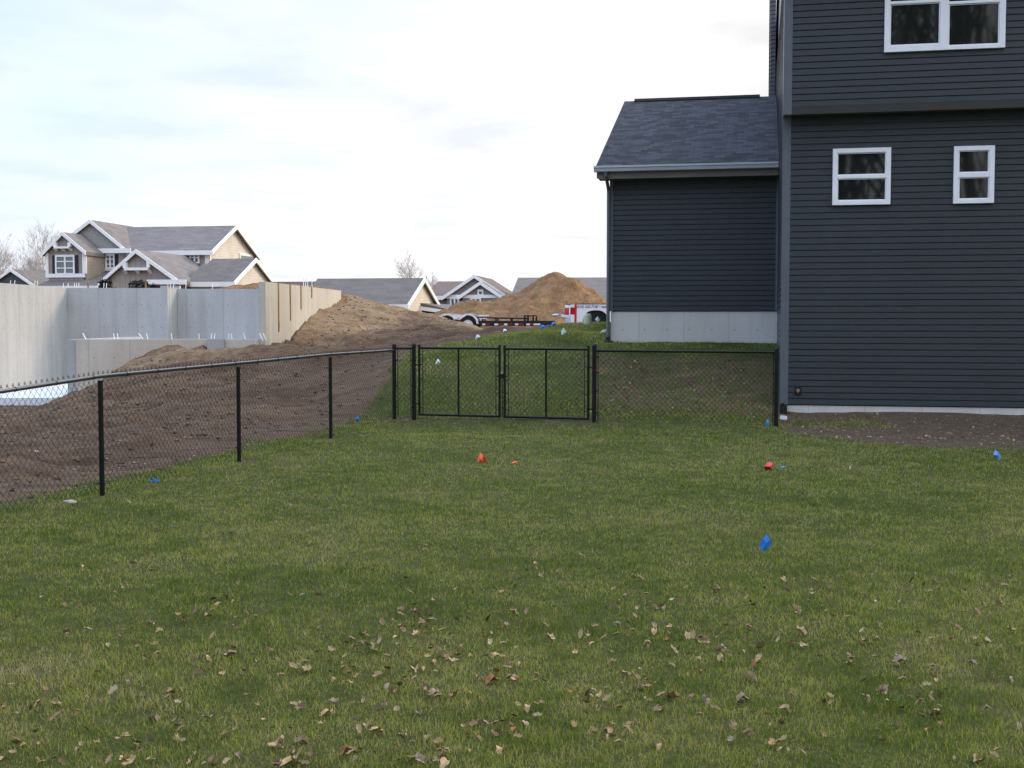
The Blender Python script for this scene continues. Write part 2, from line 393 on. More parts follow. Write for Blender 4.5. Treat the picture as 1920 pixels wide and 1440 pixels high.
tr_ = t.node('ShaderNodeBsdfTranslucent'); t.L(t.mix(1.0, col, (1.25, 1.3, .8), 'MULTIPLY'), tr_.inputs['Color']); ms = t.node('ShaderNodeMixShader'); ms.inputs[0].default_value = .30
t.L(t.b.outputs[0], ms.inputs[1]); t.L(tr_.outputs[0], ms.inputs[2]); t.L(ms.outputs[0], t.n['Material Output'].inputs['Surface'])
def leafmat(name, c):
    t = NT(name); col = t.ramp(t.noise(35, 4, .6), [(.3, sc3(c, .62)), (.55, c), (.75, sc3(c, 1.25))])
    t.bump(t.noise(60, 3), .5, .004); return t.fin(col, .9, .04)
M['leaf_tan'] = leafmat('dry_tan_leaf', (.45, .325, .185))
M['leaf_grey'] = leafmat('weathered_grey_leaf', (.33, .255, .175))
M['leaf_orange'] = leafmat('rusty_orange_leaf', (.30, .17, .08))
M['flag_blue'] = plain('blue_flag_vinyl', (.035, .22, .70), .35, .4, .12, 20)
M['flag_paleblue'] = plain('faded_blue_flag_vinyl', (.16, .34, .72), .35, .4, .12, 20)
M['flag_red'] = plain('red_flag_vinyl', (.52, .03, .018), .35, .4, .2, 20)
M['flag_orange'] = plain('orange_flag_vinyl', (.75, .12, .025), .35, .4, .15, 20)
M['flag_white'] = plain('white_flag_vinyl', (.66, .74, .78), .4, .4, .06, 20)
M['wire'] = plain('galvanised_wire', (.22, .22, .22), .4, .5, .1, metal=.6)

# ------------------------------------------------------------------ frames of reference
HX, HY = 505.5 / FPX * 20.9, 20.9
FH = Frame(HX, HY, 11.3)                       # near house: origin at its front left corner
TG = 4.2                                       # garage front wall lies this far behind the house front
g_uL = FH.hit_t(1145, 500, TG)[0]
g_uR = 0.0
# fence lines on plan
LF0 = Vector((-4.10, 12.20)); LF1 = Vector((-1.97, 20.50)); LFD = (LF1 - LF0).normalized()
GFD = Vector((4.19 + 1.97, 19.42 - 20.50)).normalized()
def gate_pt(px):                               # point on the gate line under image column px
    k = (px - 960) / FPX; s = (k*LF1.y - LF1.x) / (GFD.x - k*GFD.y); return LF1 + GFD * s

# ------------------------------------------------------------------ terrain
ctrl = []
def cp(px, py, Y): q = P(px, py, Y); ctrl.append((q.x, q.y, q.z))
for Y in (-60, -30, -10, 0, 4, 8, 12, 15):
    for X in (-60, -25, -12, -7, -3, 0, 3, 6, 10, 25, 60): ctrl.append((X, Y, 0.0))
for X in (-2, -.5, 1.3): ctrl.append((X, 17.8, .03))
for X, z in ((-1.97, .11), (-.3, .10), (1.35, .09), (4.1, .07)): ctrl.append((X, 20.55 - .175*(X+1.97), z))
ctrl += [(-2.63, 17.76, .03), (-3.39, 15.17, 0), (4.6, 20.6, .12), (6, 19.9, .10), (8, 19.4, .06), (12, 18.6, .05), (6.5, 17, .03)]
# hillside behind the gates
cp(821, 687, 22.6); cp(895, 641, 25.6); cp(945, 628, 26.6); cp(1057, 629, 25.8); cp(1010, 617, 28.5); cp(1040, 612, 29.0)
ctrl += [(-.6, 21.6, .52), (.9, 21.5, .55), (-.4, 23.6, .98), (1.0, 23.4, 1.02)]
q = FH.w(g_uL, TG - .2); ctrl.append((q.x, q.y, 1.30)); q = FH.w(-.3, TG - .2); ctrl.append((q.x, q.y, 1.24))
q = FH.w(g_uL/2, TG - .2); ctrl.append((q.x, q.y, 1.26)); q = FH.w(g_uL-.1, TG + 2); ctrl.append((q.x, q.y, 1.5))
for X, Y, z in ((2.4, 21.4, .40), (3.8, 21.2, .40), (2.5, 22.8, .80), (4, 22.6, .82), (1.9, 24.2, 1.12), (4.6, 23.6, 1.08)): ctrl.append((X, Y, z))
cp(1121, 606, 30); cp(1101, 608, 31)
ctrl += [(2.0, 33, 1.58), (5, 33, 1.6), (9, 30, 1.6), (9, 25, 1.4), (15, 25, 1.0), (.5, 35, 1.52), (2, 40, 1.26), (-1, 41, 1.24), (0, 38, 1.38), (1, 44, 1.2), (-2, 44, 1.25), (-4, 44, 1.4)]
# dirt slope left of the gates
cp(700, 640, 30); cp(600, 655, 28.5); cp(500, 641, 27.2); cp(430, 645, 27.0); cp(360, 648, 26.9); cp(290, 658, 26.9); cp(245, 672, 26.9); cp(200, 704, 26.8)
cp(522, 643, 28.3); cp(560, 612, 30.8); cp(594, 585, 33.0); cp(640, 565, 36.8)
cp(660, 565, 38); cp(720, 574, 38); cp(760, 581, 38); cp(829, 597, 38); cp(860, 606, 38); cp(890, 613, 38); cp(930, 618, 38)
cp(700, 610, 33); cp(780, 618, 32); cp(830, 640, 29)
for X in (-10.2, -12, -15, -20): ctrl.append((X, 26.0, -.10))
for X, Y in ((-6, 14), (-8, 18), (-9.6, 22), (-13, 20), (-12, 24), (-10.4, 24.5), (-10.5, 20)): ctrl.append((X, Y, -.02 if Y < 19 else -.14))
ctrl += [(-4.6, 18, .22), (-6.5, 22, .42), (-8.4, 24.5, .35), (-3.4, 22, .42), (-4.6, 24.5, .78), (-7, 25.6, .85)]
for X, Y, z in ((-5.0, 39, 2.3), (-8, 38, 2.35), (-12, 37, 2.2), (-14, 32, 1.5), (-20, 36, 1.5), (-14, 42, 1.8), (-8, 44, 1.9)): ctrl.append((X, Y, z))
for X in (-60, -30, -12, -4, 4, 12, 30, 60):
    for Y, z in ((50, 1.08), (70, 1.0), (110, 1.0), (200, 1.0), (400, 1.0)):
        ctrl.append((X, Y, z if X > -10 or Y > 60 else 1.5))
CT = np.array(ctrl, float)
keep = []
for i, c in enumerate(CT):
    if all((c[0]-CT[j, 0])**2 + (c[1]-CT[j, 1])**2 > .03 for j in keep): keep.append(i)
CT = CT[keep]
def phi(r2): return np.sqrt(r2 + .6)
A = phi((CT[:, None, 0]-CT[None, :, 0])**2 + (CT[:, None, 1]-CT[None, :, 1])**2)
n_ = len(CT); AA = np.zeros((n_+1, n_+1)); AA[:n_, :n_] = A + np.eye(n_)*(-.012); AA[n_, :n_] = 1; AA[:n_, n_] = 1
W = np.linalg.solve(AA, np.append(CT[:, 2], 0))
def gfence_y(X): return LF1.y + (X-LF1.x)*GFD.y/GFD.x
def lfence_x(Y): return LF0.x + (Y-LF0.y)*LFD.x/LFD.y
# foundation footprint (world axes)
FX0, FXJ, FX1 = -12.30, -9.53, -5.30
FY0, FYL, FYR = 27.0, 34.0, 35.0
def boundary_x(Y):
    Yk = [0, 12, 16, 18.6, 21, 25, 26, 27, 28.5, 30, 33, 38, 60]
    Xk = [-7.9, -4.85, -3.75, -2.95, -2.5, -2.15, -1.3, -.5, .5, 1.1, 2.2, 6, 30]
    return np.interp(Y, Yk, Xk)
def masks(X, Y):
    wob = (fbm(X*1.3, Y*1.3, 31)-.5)*.7
    turf = sstep(-.35, .35, X - boundary_x(Y) + wob)
    # bare / thin ground on the slope behind the right-hand fence
    lo = sstep(.6, 1.6, X) * sstep(.6, 1.1, Y-gfence_y(X)) * (1-sstep(3.9, 4.6, Y-gfence_y(X)))
    turf = turf * (1 - .49*lo)
    u = (X-HX)*FH.u.x + (Y-HY)*FH.u.y; tt = (X-HX)*FH.t.x + (Y-HY)*FH.t.y
    edge = np.interp(u, [-.6, -.2, .1, 1.0, 2.0, 3.5, 5, 12], [0, .3, 2.2, 3.2, 3.7, 4.0, 4.1, 4.2])
    bed = sstep(-.8, .7, tt + edge + wob*1.9) * sstep(-.25, .15, u)
    fl = np.abs(Y - gfence_y(X)) ; fbed = (1-sstep(.05, .22, fl + wob*.3)) * (X > -2.6) * (X < 4.4)
    bed = np.maximum(bed, fbed*.55)
    for s_ in (0, 2.83, 5.52, 8.57):                               # soil spilled round the set posts
        q = LF1 - LFD*s_; bed = np.maximum(bed, .85*np.exp(-((X-q.x-.08)**2 + (Y-q.y+.06)**2)/.035))
    sand = sstep(1.35, 2.0, terrain0(X, Y)) * (1-sstep(44, 48, Y)) * (.40 + .7*(fbm(X*.5, Y*1.1, 44)-.45)) + .30*np.exp(-((X+5.0)**2/4 + (Y-31)**2/16)) + .9*np.exp(-((X+4.6)**2/1.4 + (Y-34)**2/14)) \
        + .75*np.exp(-((X+7.5)**2/5 + (Y-26.3)**2/.9)) + .9*np.exp(-((X-.2)**2/4 + (Y-35)**2/16))
    sand = sand + .9*((Y > FYR) & (Y < 40) & (X < -5.4))
    return turf, bed, np.clip(sand, 0, 1)
def terrain0(X, Y):
    X = np.asarray(X, float); Y = np.asarray(Y, float); s = X.shape; x = X.ravel(); y = Y.ravel(); out = np.empty(len(x))
    for a in range(0, len(x), 20000):
        b = slice(a, a+20000); out[b] = phi((x[b, None]-CT[None, :, 0])**2 + (y[b, None]-CT[None, :, 1])**2) @ W[:n_] + W[n_]
    return out.reshape(s)
def terrain(X, Y):
    z = terrain0(X, Y)
    d = sstep(.2, 1.2, boundary_x(Y) - X) * sstep(5, 12, Y)          # rough on bare earth, smooth on the lawn
    rough_ = 1 - .75*sstep(-3.5, -1.5, X)*sstep(31, 34, Y) - .6*(1-sstep(-9.6, -8.6, X))*sstep(17, 20, Y)*(1-sstep(26, 27, Y))
    rough_ = rough_ * (1 - .7*np.exp(-((X+5.0)/.7)**2)*(Y > 27)*(Y < 37))
    d = d*np.where(Y > 46, .5, rough_)
    z = z + d*((fbm(X*.8, Y*.8, 5)-.5)*.30 + (fbm(X*3.1, Y*3.1, 9, 3)-.5)*.20 + (fbm((X*.94+Y*.34)*.35, (Y*.94-X*.34)*2.6, 63, 3)-.5)*.20 + (np.abs(fbm(X*.45+3, Y*1.6, 21, 3)-.5)-.11)*.6*sstep(23, 29, Y)*(Y < 46))
    z = z + (1-np.clip(d, 0, 1))*((fbm(X*.9, Y*.9, 15)-.5)*.05 + (fbm(X*5, Y*5, 19, 2)-.5)*.018)
    z = z - .17*sstep(-1.3, -.6, X)*(1-sstep(1.6, 2.6, X))*sstep(30, 32.5, Y)*(1-sstep(46, 49, Y))
    w_ = (1-sstep(-9.75, -8.9, X))*sstep(20.5, 23.5, Y)*(1-sstep(27.2, 27.6, Y))          # ground graded flat before the open basement
    z = z*(1-w_) + (-.06)*w_
    pit = (X > FX0-.1) & (X < FX1-.02) & (Y > FY0+.02) & (Y < FYL+.1)
    pit |= (X > FXJ-.1) & (X < FX1-.02) & (Y > FY0+.02) & (Y < FYR+.1)
    return np.where(pit, -.05, z)
def gz(x, y): return float(terrain(np.array([x]), np.array([y]))[0])
def ground_at(px, py):                                               # where the view ray meets the ground
    d = ray(px, py); s = 3.0; step = .05
    while s < 80:
        q = CAM + d*s
        if q.z < 2.6 and q.z <= GZ(q.x, q.y): return q
        s += step
    return CAM + d*30
xs = np.unique(np.round(np.concatenate([np.arange(-300, -40, 20), np.arange(-40, -15, 1.0), np.arange(-15, 10, .11), np.arange(10, 40, 1.), np.arange(40, 301, 20),
     [FX0-.21, FX0, FX1, FX1+.21, FX1+.2, FX1-.03]]), 3))
ys = np.unique(np.round(np.concatenate([np.arange(-80, -10, 5), np.arange(-10, 4, .5), np.arange(4, 11, .16), np.arange(11, 44, .11), np.arange(44, 60, .6), np.arange(60, 120, 6), np.arange(120, 1500, 60),
     [FY0, FY0-.2, FY0+.03]]), 3))
GXm, GYm = np.meshgrid(xs, ys); GZm = terrain(GXm, GYm)
def GZ(x, y):                                                        # bilinear lookup in the ground sheet
    i = min(max(np.searchsorted(xs, x)-1, 0), len(xs)-2); j = min(max(np.searchsorted(ys, y)-1, 0), len(ys)-2)
    a = (x-xs[i])/(xs[i+1]-xs[i]); b = (y-ys[j])/(ys[j+1]-ys[j])
    return (GZm[j, i]*(1-a)+GZm[j, i+1]*a)*(1-b) + (GZm[j+1, i]*(1-a)+GZm[j+1, i+1]*a)*b
def GZv(x, y):
    i = np.clip(np.searchsorted(xs, x)-1, 0, len(xs)-2); j = np.clip(np.searchsorted(ys, y)-1, 0, len(ys)-2)
    a = (x-xs[i])/(xs[i+1]-xs[i]); b = (y-ys[j])/(ys[j+1]-ys[j])
    return (GZm[j, i]*(1-a)+GZm[j, i+1]*a)*(1-b) + (GZm[j+1, i]*(1-a)+GZm[j+1, i+1]*a)*b
nx, ny = len(xs), len(ys)
turfm, bedm, sandm_ = masks(GXm.ravel(), GYm.ravel())
idx = np.arange(nx*ny).reshape(ny, nx)
Fq = np.stack([idx[:-1, :-1], idx[:-1, 1:], idx[1:, 1:], idx[1:, :-1]], -1).reshape(-1, 4)
g = np_mesh('ground', np.stack([GXm.ravel(), GYm.ravel(), GZm.ravel()], 1), Fq, M['ground'], {'turf': turfm, 'bed': bedm, 'sand': sandm_}, smooth=True)
tag(g, 'mown lawn rising to a bare earth building plot', 'ground', kind='structure')

# ------------------------------------------------------------------ near house
def lap_wall(mb, axis, a0, a1, z0, z1, sgn, course=.1045, off=0.0):
    """lap siding as one profiled sheet; axis 'u': plane t=off facing -t; axis 't': plane u=off facing -u"""
    prof = []; z = z0
    while z < z1 - .01:
        prof += [(-.022, z), (-.017, z+course*.83), (0.0, z+course*.86), (0.0, z+course)]
        z += course
    prof = [(p, min(q, z1)) for p, q in prof]
    if axis == 'u':
        vs = [(a0, off+p, q) for p, q in prof] + [(a1, off+p, q) for p, q in prof]
    else:
        vs = [(off+p, a0, q) for p, q in prof] + [(off+p, a1, q) for p, q in prof]
    n = len(prof); mb.add(vs, [(i, i+1, n+i+1, n+i) for i in range(n-1)])
H = FH.empty('house', 'near two storey dark slate house with lap siding and white windows at right', 'house')
HW, HD = 12.0, 12.6
zs0 = FH.hit_t(1480, 757.5, 0)[1]
zj = FH.hit_t(1480, 212, -.3)[1]
zE = zj + 2.75
print('siding bottom', zs0, 'jetty', zj, 'garage uL', g_uL)
JT = -.30
# structural core (set behind the siding sheets)
mb = MB(); mb.box((.02, .02, zs0-.02), (HW, HD, zE)); mb.box((.02, JT+.02, zj+.012), (HW, .03, zE)); mb.build('core_wall', M['siding'], H)
mb = MB(); lap_wall(mb, 'u', .115, HW, zs0, zj-.05, 1, off=0); lap_wall(mb, 'u', .115, HW, zj+.095, zE, 1, off=JT)
lap_wall(mb, 't', .1, HD, zs0, zE, 1, off=0)
mb.build('siding', M['siding'], H, fix=False)
mb = MB(); mb.box((-.022, -.026, zs0-.01), (.115, .10, zj-.002)); mb.box((-.024, JT-.028, zj-.03), (.115, .10, zE)); mb.build('corner_trim', M['trim'], H, bevel=.004)
mb = MB(); mb.box((.117, JT-.022, zj-.03), (HW, JT+.0, zj+.092)); mb.build('band_board', M['band'], H)
mb = MB(); mb.box((.117, JT+.002, zj-.012), (HW, -.003, zj+.01)); mb.build('jetty_soffit', M['soffit'], H)
mb = MB(); mb.box((.0, .0, -1.0), (HW, HD, zs0-.021)); mb.build('foundation', M['conc_house'], H)
# roof over the upper storey (above the picture)
mb = MB(); ov = .4; rz = zE + 3.9
mb.extrude([(JT-ov, zE-.22), (HD/2, rz), (HD+ov, zE-.22), (HD+ov, zE-.42), (HD/2, rz-.22), (JT-ov, zE-.42)], 'u', -.03, HW+ov, uv=True); mb.build('roof', M['shingle'], H)
mb = MB(); mb.extrude([(0, zE), (HD/2, rz-.24), (HD, zE)], 'u', .03, HW-.02); mb.build('gable_wall', M['siding'], H)
def window(fr, parent, l, t_, r, b, plane, panes, outer='white', name='window'):
    """frame from pixel corners on plane t=plane; panes = list of (l,t,r,b) pixels; frame bars are left between the panes"""
    u0, z1 = fr.hit_t(l, t_, plane); u1, z0 = fr.hit_t(r, b, plane)
    us, zs = {u0, u1}, {z0, z1}; pr = []
    for (pl, pt, prr, pb) in panes:
        a, d = fr.hit_t(pl, pt, plane); c, e = fr.hit_t(prr, pb, plane); pr.append((a, e, c, d)); us |= {a, c}; zs |= {e, d}
    us = sorted(us); zs = sorted(zs); mb = MB()
    for i in range(len(us)-1):
        for j in range(len(zs)-1):
            cu, cz = (us[i]+us[i+1])/2, (zs[j]+zs[j+1])/2
            if any(a < cu < c and e < cz < d for a, e, c, d in pr): continue
            mb.box((us[i], plane-.075, zs[j]), (us[i+1], plane+.01, zs[j+1]))
    f = mb.build(name, M[outer], parent, fix=True)
    bm = bmesh.new(); bm.from_mesh(f.data); bmesh.ops.remove_doubles(bm, verts=bm.verts, dist=1e-4); bm.to_mesh(f.data); bm.free()
    for k, (a, e, c, d) in enumerate(pr):
        dep = plane - .036
        s = MB()                                            # sash bead round the pane, a step lower than the frame
        w = .018
        s.box((a+.001, plane-.056, e+.001), (a+w, dep+.004, d-.001)); s.box((c-w, plane-.056, e+.001), (c-.001, dep+.004, d-.001))
        s.box((a+w, plane-.055, e+.001), (c-w, dep+.004, e+w)); s.box((a+w, plane-.055, d-w), (c-w, dep+.004, d-.001)); s.build('sash', M['white'], f)
        p = MB(); p.add([(a+.004, dep, e+.004), (c-.004, dep, e+.004), (c-.004, dep, d-.004), (a+.004, dep, d-.004)], [(0, 1, 2, 3)])
        # slight bow of real float glass
        p.build('pane', M['glass'], f)
    return f
w1 = window(FH, H, 1561.5, 280, 1668.5, 383.5, -.0, [(1569.5, 288, 1660.5, 328), (1569.5, 336, 1660.5, 376)])
w2 = window(FH, H, 1788, 275.5, 1862, 381, 0, [(1796.5, 283.5, 1853, 324), (1796.5, 333.5, 1853, 373.5)])
w3 = window(FH, H, 1660, -90, 1883, 90.5, JT, [(1668.5, -82, 1761, 2), (1778, -82, 1872, 2), (1668.5, 10, 1761, 84), (1778, 10, 1872, 84)])
# hose bib
u, z = FH.hit_t(1496, 733, 0); mb = MB(); mb.box((u-.055, -.03, z-.07), (u+.055, -.012, z+.07)); hb = mb.build('tap_plate', M['darkplastic'], H)
mb = MB(); mb.tube([(u, -.03, z), (u, -.075, z), (u, -.10, z-.03)], .014, 8); mb.lathe([(.03, -.11), (.03, -.095)], (u, 0, z+.015), 12, 'y'); mb.build('tap', M['brass'], hb)
# downspout drain box at the corner
mb = MB(); u, z = FH.hit_t(1463, 781, -.15); u2, z2 = FH.hit_t(1476, 760, -.15)
mb.box((u-.01, -.16, z), (u2, -.03, z2)); mb.tube([(u+.04, -.09, z2-.01), (u+.04, -.09, zs0+.02)], .035, 8); mb.build('drain_elbow', M['darkplastic'], H, bevel=.01)
# ---- garage wing (part of the same house)
gz0 = FH.hit_t(1300, 582.5, TG)[1]; gEz = FH.hit_t(1290, 316, TG-.35)[1]
uLe, zE1 = FH.hit_t(1117, 312, TG-.38)
tR, zR = FH.hit_u(1171, 190, uLe)
print('garage eave', gEz, zE1, 'ridge t', tR, zR)
tM = tR; TGb = 2*tM - TG
mb = MB(); mb.extrude([(TG+.02, gz0-.02), (TGb, gz0-.02), (TGb, zE1-.05), (tM, zR-.25), (TG+.02, zE1-.05)], 'u', g_uL+.02, -.001); mb.build('garage_core_wall', M['siding'], H)
mb = MB(); lap_wall(mb, 'u', g_uL+.05, -.06, gz0, zE1-.12, 1, off=TG); lap_wall(mb, 't', TG+.09, TGb, gz0, zE1-.1, 1, off=g_uL); mb.build('garage_siding', M['siding'], H, fix=False)
mb = MB(); mb.box((g_uL-.024, TG-.026, gz0-.01), (g_uL+.05, TG+.09, zE1-.15)); mb.build('garage_corner_trim', M['trim'], H, bevel=.004)
mb = MB(); mb.box((-.062, TG-.022, gz0), (-.002, TG, zE1-.15)); mb.build('end_channel', M['trim'], H, bevel=.004)
mb = MB(); mb.box((g_uL+.01, TG+.004, -.5), (-.003, TGb, gz0-.021)); mb.build('garage_foundation', M['conc_house'], H)
te = TG - .38
mb = MB(); th = .10; rr = zR
mb.extrude([(te, zE1), (tM, rr), (2*tM-te, zE1), (2*tM-te, zE1-th), (tM, rr-th), (te, zE1-th)], 'u', uLe, -.004, uv=True); gr = mb.build('garage_roof', M['shingle'], H)
mb = MB(); u1r = FH.hit_t(1425, 182, tM)[0]; mb.extrude([(tM-.15, rr-.07), (tM-.13, rr-.02), (tM, rr+.055), (tM+.13, rr-.02), (tM+.15, rr-.07), (tM, rr+.01)], 'u', uLe+.25, min(u1r, -.3)); mb.build('ridge_vent', M['ventdark'], gr)
mb = MB(); mb.extrude([(te, zE1-th-.002), (tM, rr-th-.002), (2*tM-te, zE1-th-.002), (2*tM-te, zE1-.25), (tM, rr-.25), (te, zE1-.25)], 'u', uLe+.02, uLe+.05); mb.build('rake_board', M['trim'], gr)
mb = MB(); mb.extrude([(te-.115, zE1-.005), (te-.115, zE1-.04), (te-.10, zE1-.055), (te-.085, zE1-.115), (te-.01, zE1-.125), (te-.01, zE1-.02), (te-.02, zE1-.02), (te-.02, zE1-.11), (te-.08, zE1-.10), (te-.095, zE1-.05), (te-.105, zE1-.035), (te-.105, zE1-.005)], 'u', uLe-.03, -.03); gt = mb.build('gutter', M['gutter'], gr)
mb = MB(); mb.box((uLe+.052, te, zE1-.26), (-.03, TG-.02, zE1-.235)); mb.box((uLe+.052, te-.008, zE1-.262), (-.03, te+.012, zE1-.105)); mb.build('eave_soffit', M['soffit'], gr)
# siding clad chimney chase against the side wall, rising behind the garage ridge
uC = FH.hit_t(1443.7, 120, 10.6)[0]
mb = MB(); mb.box((uC+.02, 10.62, 4.0), (-.03, 11.9, zE+3.6)); lap_wall(mb, 'u', uC+.0, -.03, 4.0, zE+3.6, 1, off=10.6); lap_wall(mb, 't', 10.6, 11.9, 4.0, zE+3.6, 1, off=uC); mb.build('chimney', M['siding_lit'], H, fix=False)
# garage downspout
uD = FH.hit_t(1141, 480, TG-.03)[0]; zg = FH.hit_t(1141, 637, TG-.06)[1]
mb = MB(); mb.tube([(uD-.02, te-.06, zE1-.12), (uD-.01, te-.05, zE1-.2), (uD, TG-.09, zE1-.45), (uD, TG-.075, zE1-.55), (uD, TG-.075, zg)], .036, 8); mb.build('downspout', M['trim'], gt)
q = FH.w(uD, TG-.12); zq = GZ(q.x, q.y)
mb = MB(); mb.box((uD-.12, TG-.32, zg-.16), (uD+.12, TG-.03, zg-.02)); mb.tube([(uD, TG-.075, zg-.03), (uD, TG-.075, zg+.08)], .05, 8); mb.build('drain_boot', M['darkplastic'], H, bevel=.02)

# ------------------------------------------------------------------ background houses
def chev(l, a, r, th): return [l, a, r, (r[0], r[1]-th), (a[0], a[1]-th), (l[0], l[1]-th)]
def far_window(fr, parent, px0, py0, px1, py1, plane, cols=2, rows=2, shut=None, sill=True):
    u0, z1 = fr.hit_t(px0, py0, plane); u1, z0 = fr.hit_t(px1, py1, plane); w = .10
    mb = MB(); mb.box((u0, plane-.08, z0), (u0+w, plane, z1)); mb.box((u1-w, plane-.08, z0), (u1, plane, z1))
    mb.box((u0+w, plane-.079, z1-w*1.3), (u1-w, plane, z1)); mb.box((u0+w, plane-.079, z0), (u1-w, plane, z0+w))
    for i in range(1, cols):
        x = u0 + (u1-u0)*i/cols; mb.box((x-.05, plane-.07, z0+w), (x+.05, plane, z1-w*1.3))
    for j in range(1, rows):
        z = z0 + (z1-z0)*j/rows; mb.box((u0+w, plane-.068, z-.03), (u1-w, plane, z+.03))
    f = mb.build('window', M['offwhite'], parent)
    p = MB(); p.box((u0+w, plane-.02, z0+w), (u1-w, plane+.05, z1-w*1.3)); p.build('pane', M['glassfar'], f)
    if shut:
        for (a, b) in shut:
            ua = fr.hit_t(a, py0, plane)[0]; ub = fr.hit_t(b, py0, plane)[0]
            s = MB(); s.box((ua, plane-.05, z0), (ub, plane, z1-.03))
            for k in range(8):
                zz0 = z0 + (z1-z0)*(k+.5)/8.5; s.box((ua+.05, plane-.06, zz0), (ub-.05, plane-.05, zz0+.05))
            s.build('shutter', M['shutter'], f)
    return f
def front_gable(fr, parent, apex, left, right, tf, tb, zb, wallmat, roofmat, th=.22, inset=.30, trim=True, name='gable'):
    a = fr.hit_t(*apex, tf); l = fr.hit_t(*left, tf); r = fr.hit_t(*right, tf)
    zl = (l[1]+r[1])/2; half = max(a[0]-l[0], r[0]-a[0]) if False else None
    l = (l[0], l[1]); r = (r[0], r[1])
    mb = MB(); mb.extrude(chev(l, a, r, th), 't', tf, tb, uv=True); rf = mb.build('roof', roofmat, parent)
    s1 = (a[1]-l[1])/(a[0]-l[0]); s2 = (a[1]-r[1])/(r[0]-a[0]); ins = inset
    wl_ = (l[0]+ins, l[1]+s1*ins-th*.9); wr_ = (r[0]-ins, r[1]+s2*ins-th*.9)
    mb = MB(); mb.extrude([(wl_[0], zb), (wr_[0], zb), wr_, (a[0], a[1]-th*.95), wl_], 't', tf+.25, tb); wlo = mb.build('wall', wallmat, parent)
    if trim:
        mb = MB(); mb.extrude([(p[0], p[1]+.03) for p in chev(l, a, r, .25)], 't', tf-.06, tf-.002); mb.build('rake_trim', M['offwhite'], rf)
    return a, l, r, wl_, wr_, wlo
def side_roof(fr, parent, tf, tb, ze, zr, u0, u1, th, roofmat, trimR=True, name='roof'):
    tm = (tf+tb)/2
    mb = MB(); mb.extrude(chev((tf, ze), (tm, zr), (tb, ze), th), 'u', u0, u1, uv=True); rf = mb.build(name, roofmat, parent)
    if trimR:
        mb = MB(); mb.extrude([(p[0], p[1]+.03) for p in chev((tf, ze), (tm, zr), (tb, ze), .27)], 'u', u1+.002, u1+.07); mb.build('rake_trim', M['offwhite'], rf)
    mb = MB(); mb.box((u0, tf-.07, ze-.27), (u1, tf-.002, ze+.02)); mb.build('fascia', M['offwhite'], rf)
    return rf
# -- house A: big taupe house at left
FA = Frame((386-960)/FPX*80, 80, 10)
HA = FA.empty('house', 'large taupe and beige two storey house with many white trimmed gables at left', 'house')
uE, zEa = FA.hit_t(390, 470, -.3); GW = 9.4; tmA = GW/2 - .3
tRa, zRa = FA.hit_u(437, 423, uE)
print('A', uE, zEa, tRa, zRa)
tfA, tbA = -.3, 2*tRa + .3
uL = FA.hit_t(150, 470, -.3)[0]
side_roof(FA, HA, tfA, tbA, zEa, zRa, uL, uE+.25, .2, M['roofbrown'])
s = (zRa-zEa)/(tRa-tfA)
mb = MB(); mb.extrude([(0, .5), (tbA-.3, .5), (tbA-.3, zEa+.05), (tRa, zRa-.2), (0, zEa+.05)], 'u', uL+.3, uE-.02); mb.build('gable_wall', M['beige'], HA)
mb = MB(); mb.box((uL+.3, -.05, .5), (uE-.2, -.001, zEa-.1)); mb.build('front_wall', M['taupe'], HA)
mb = MB(); mb.box((uE-.32, -.09, 1.0), (uE+.02, -.052, zEa-.25)); mb.box((uE-.015, -.09, 1.0), (uE+.02, .14, zEa-.25)); mb.build('corner_trim', M['offwhite'], HA)
# big upper cross gable
a, l, r, wl_, wr_, _ = front_gable(FA, HA, (168.5, 412), (100, 466), (237, 468), -.8, 5.0, 3.5, M['greylap'], M['roofbrown'])
# forward bump gable with the double window
front_gable(FA, HA, (116.5, 435), (79, 474), (161, 472), -3.2, 1.5, 1.0, M['taupe'], M['roofbrown'])
u0, z0 = FA.hit_t(88, 517, -2.95); u1, z1 = FA.hit_t(160, 521, -2.95)
mb = MB(); mb.box((u0-.05, -3.03, z0-.12), (u1, -2.952, z0+.12)); mb.box((u1-.15, -3.031, z0+.12), (u1+.12, -2.951, zEa-.2)); mb.box((u0-.05, -3.032, z0+.12), (u0+.15, -2.951, zEa-.2)); mb.build('bay_trim', M['offwhite'], HA)
mb = MB(); mb.box((u1+.001, -2.95, 1.0), (u1+.10, -.06, zEa-.05)); mb.build('bay_side_wall', M['taupelap'], HA)
far_window(FA, HA, 104, 478, 141, 515, -2.96, 2, 3, [(98.5, 104), (141, 146.5)])
def bracket(px0, py0, px1, py1, plane):
    ua, za = FA.hit_t(px0, py0, plane); ub, zb = FA.hit_t(px1, py1, plane); h = za-zb
    mb = MB(); mb.box((ua, plane-.35, zb+h*.30), (ub, plane, zb+h*.52))
    for k in (0, .5, 1):
        x = ua + (ub-ua)*k; mb.extrude([(plane, zb), (plane-.3, zb+h*.3), (plane, zb+h*.3)], 'u', x-.10, x+.10)
    for x in (ua, ub): mb.box((x-.10, plane-.3, zb+h*.52), (x+.10, plane, za))
    mb.build('gable_bracket', M['offwhite'], HA)
bracket(106, 455, 134, 471, -2.97); bracket(237, 491, 282, 514, -6.76)
far_window(FA, HA, 198, 476, 216, 505, -.56, 2, 3, [(192, 198.5), (215.5, 221.5)])
u0, z0 = FA.hit_t(178, 505, -.56); u1, z1 = FA.hit_t(235, 507, -.56)
mb = MB(); mb.box((u0, -.62, z0-.10), (u1, -.552, z0+.12)); mb.build('belt_trim', M['offwhite'], HA)
u0, z0 = FA.hit_t(160, 471, -.84); u1, z1 = FA.hit_t(246, 471, -.84)
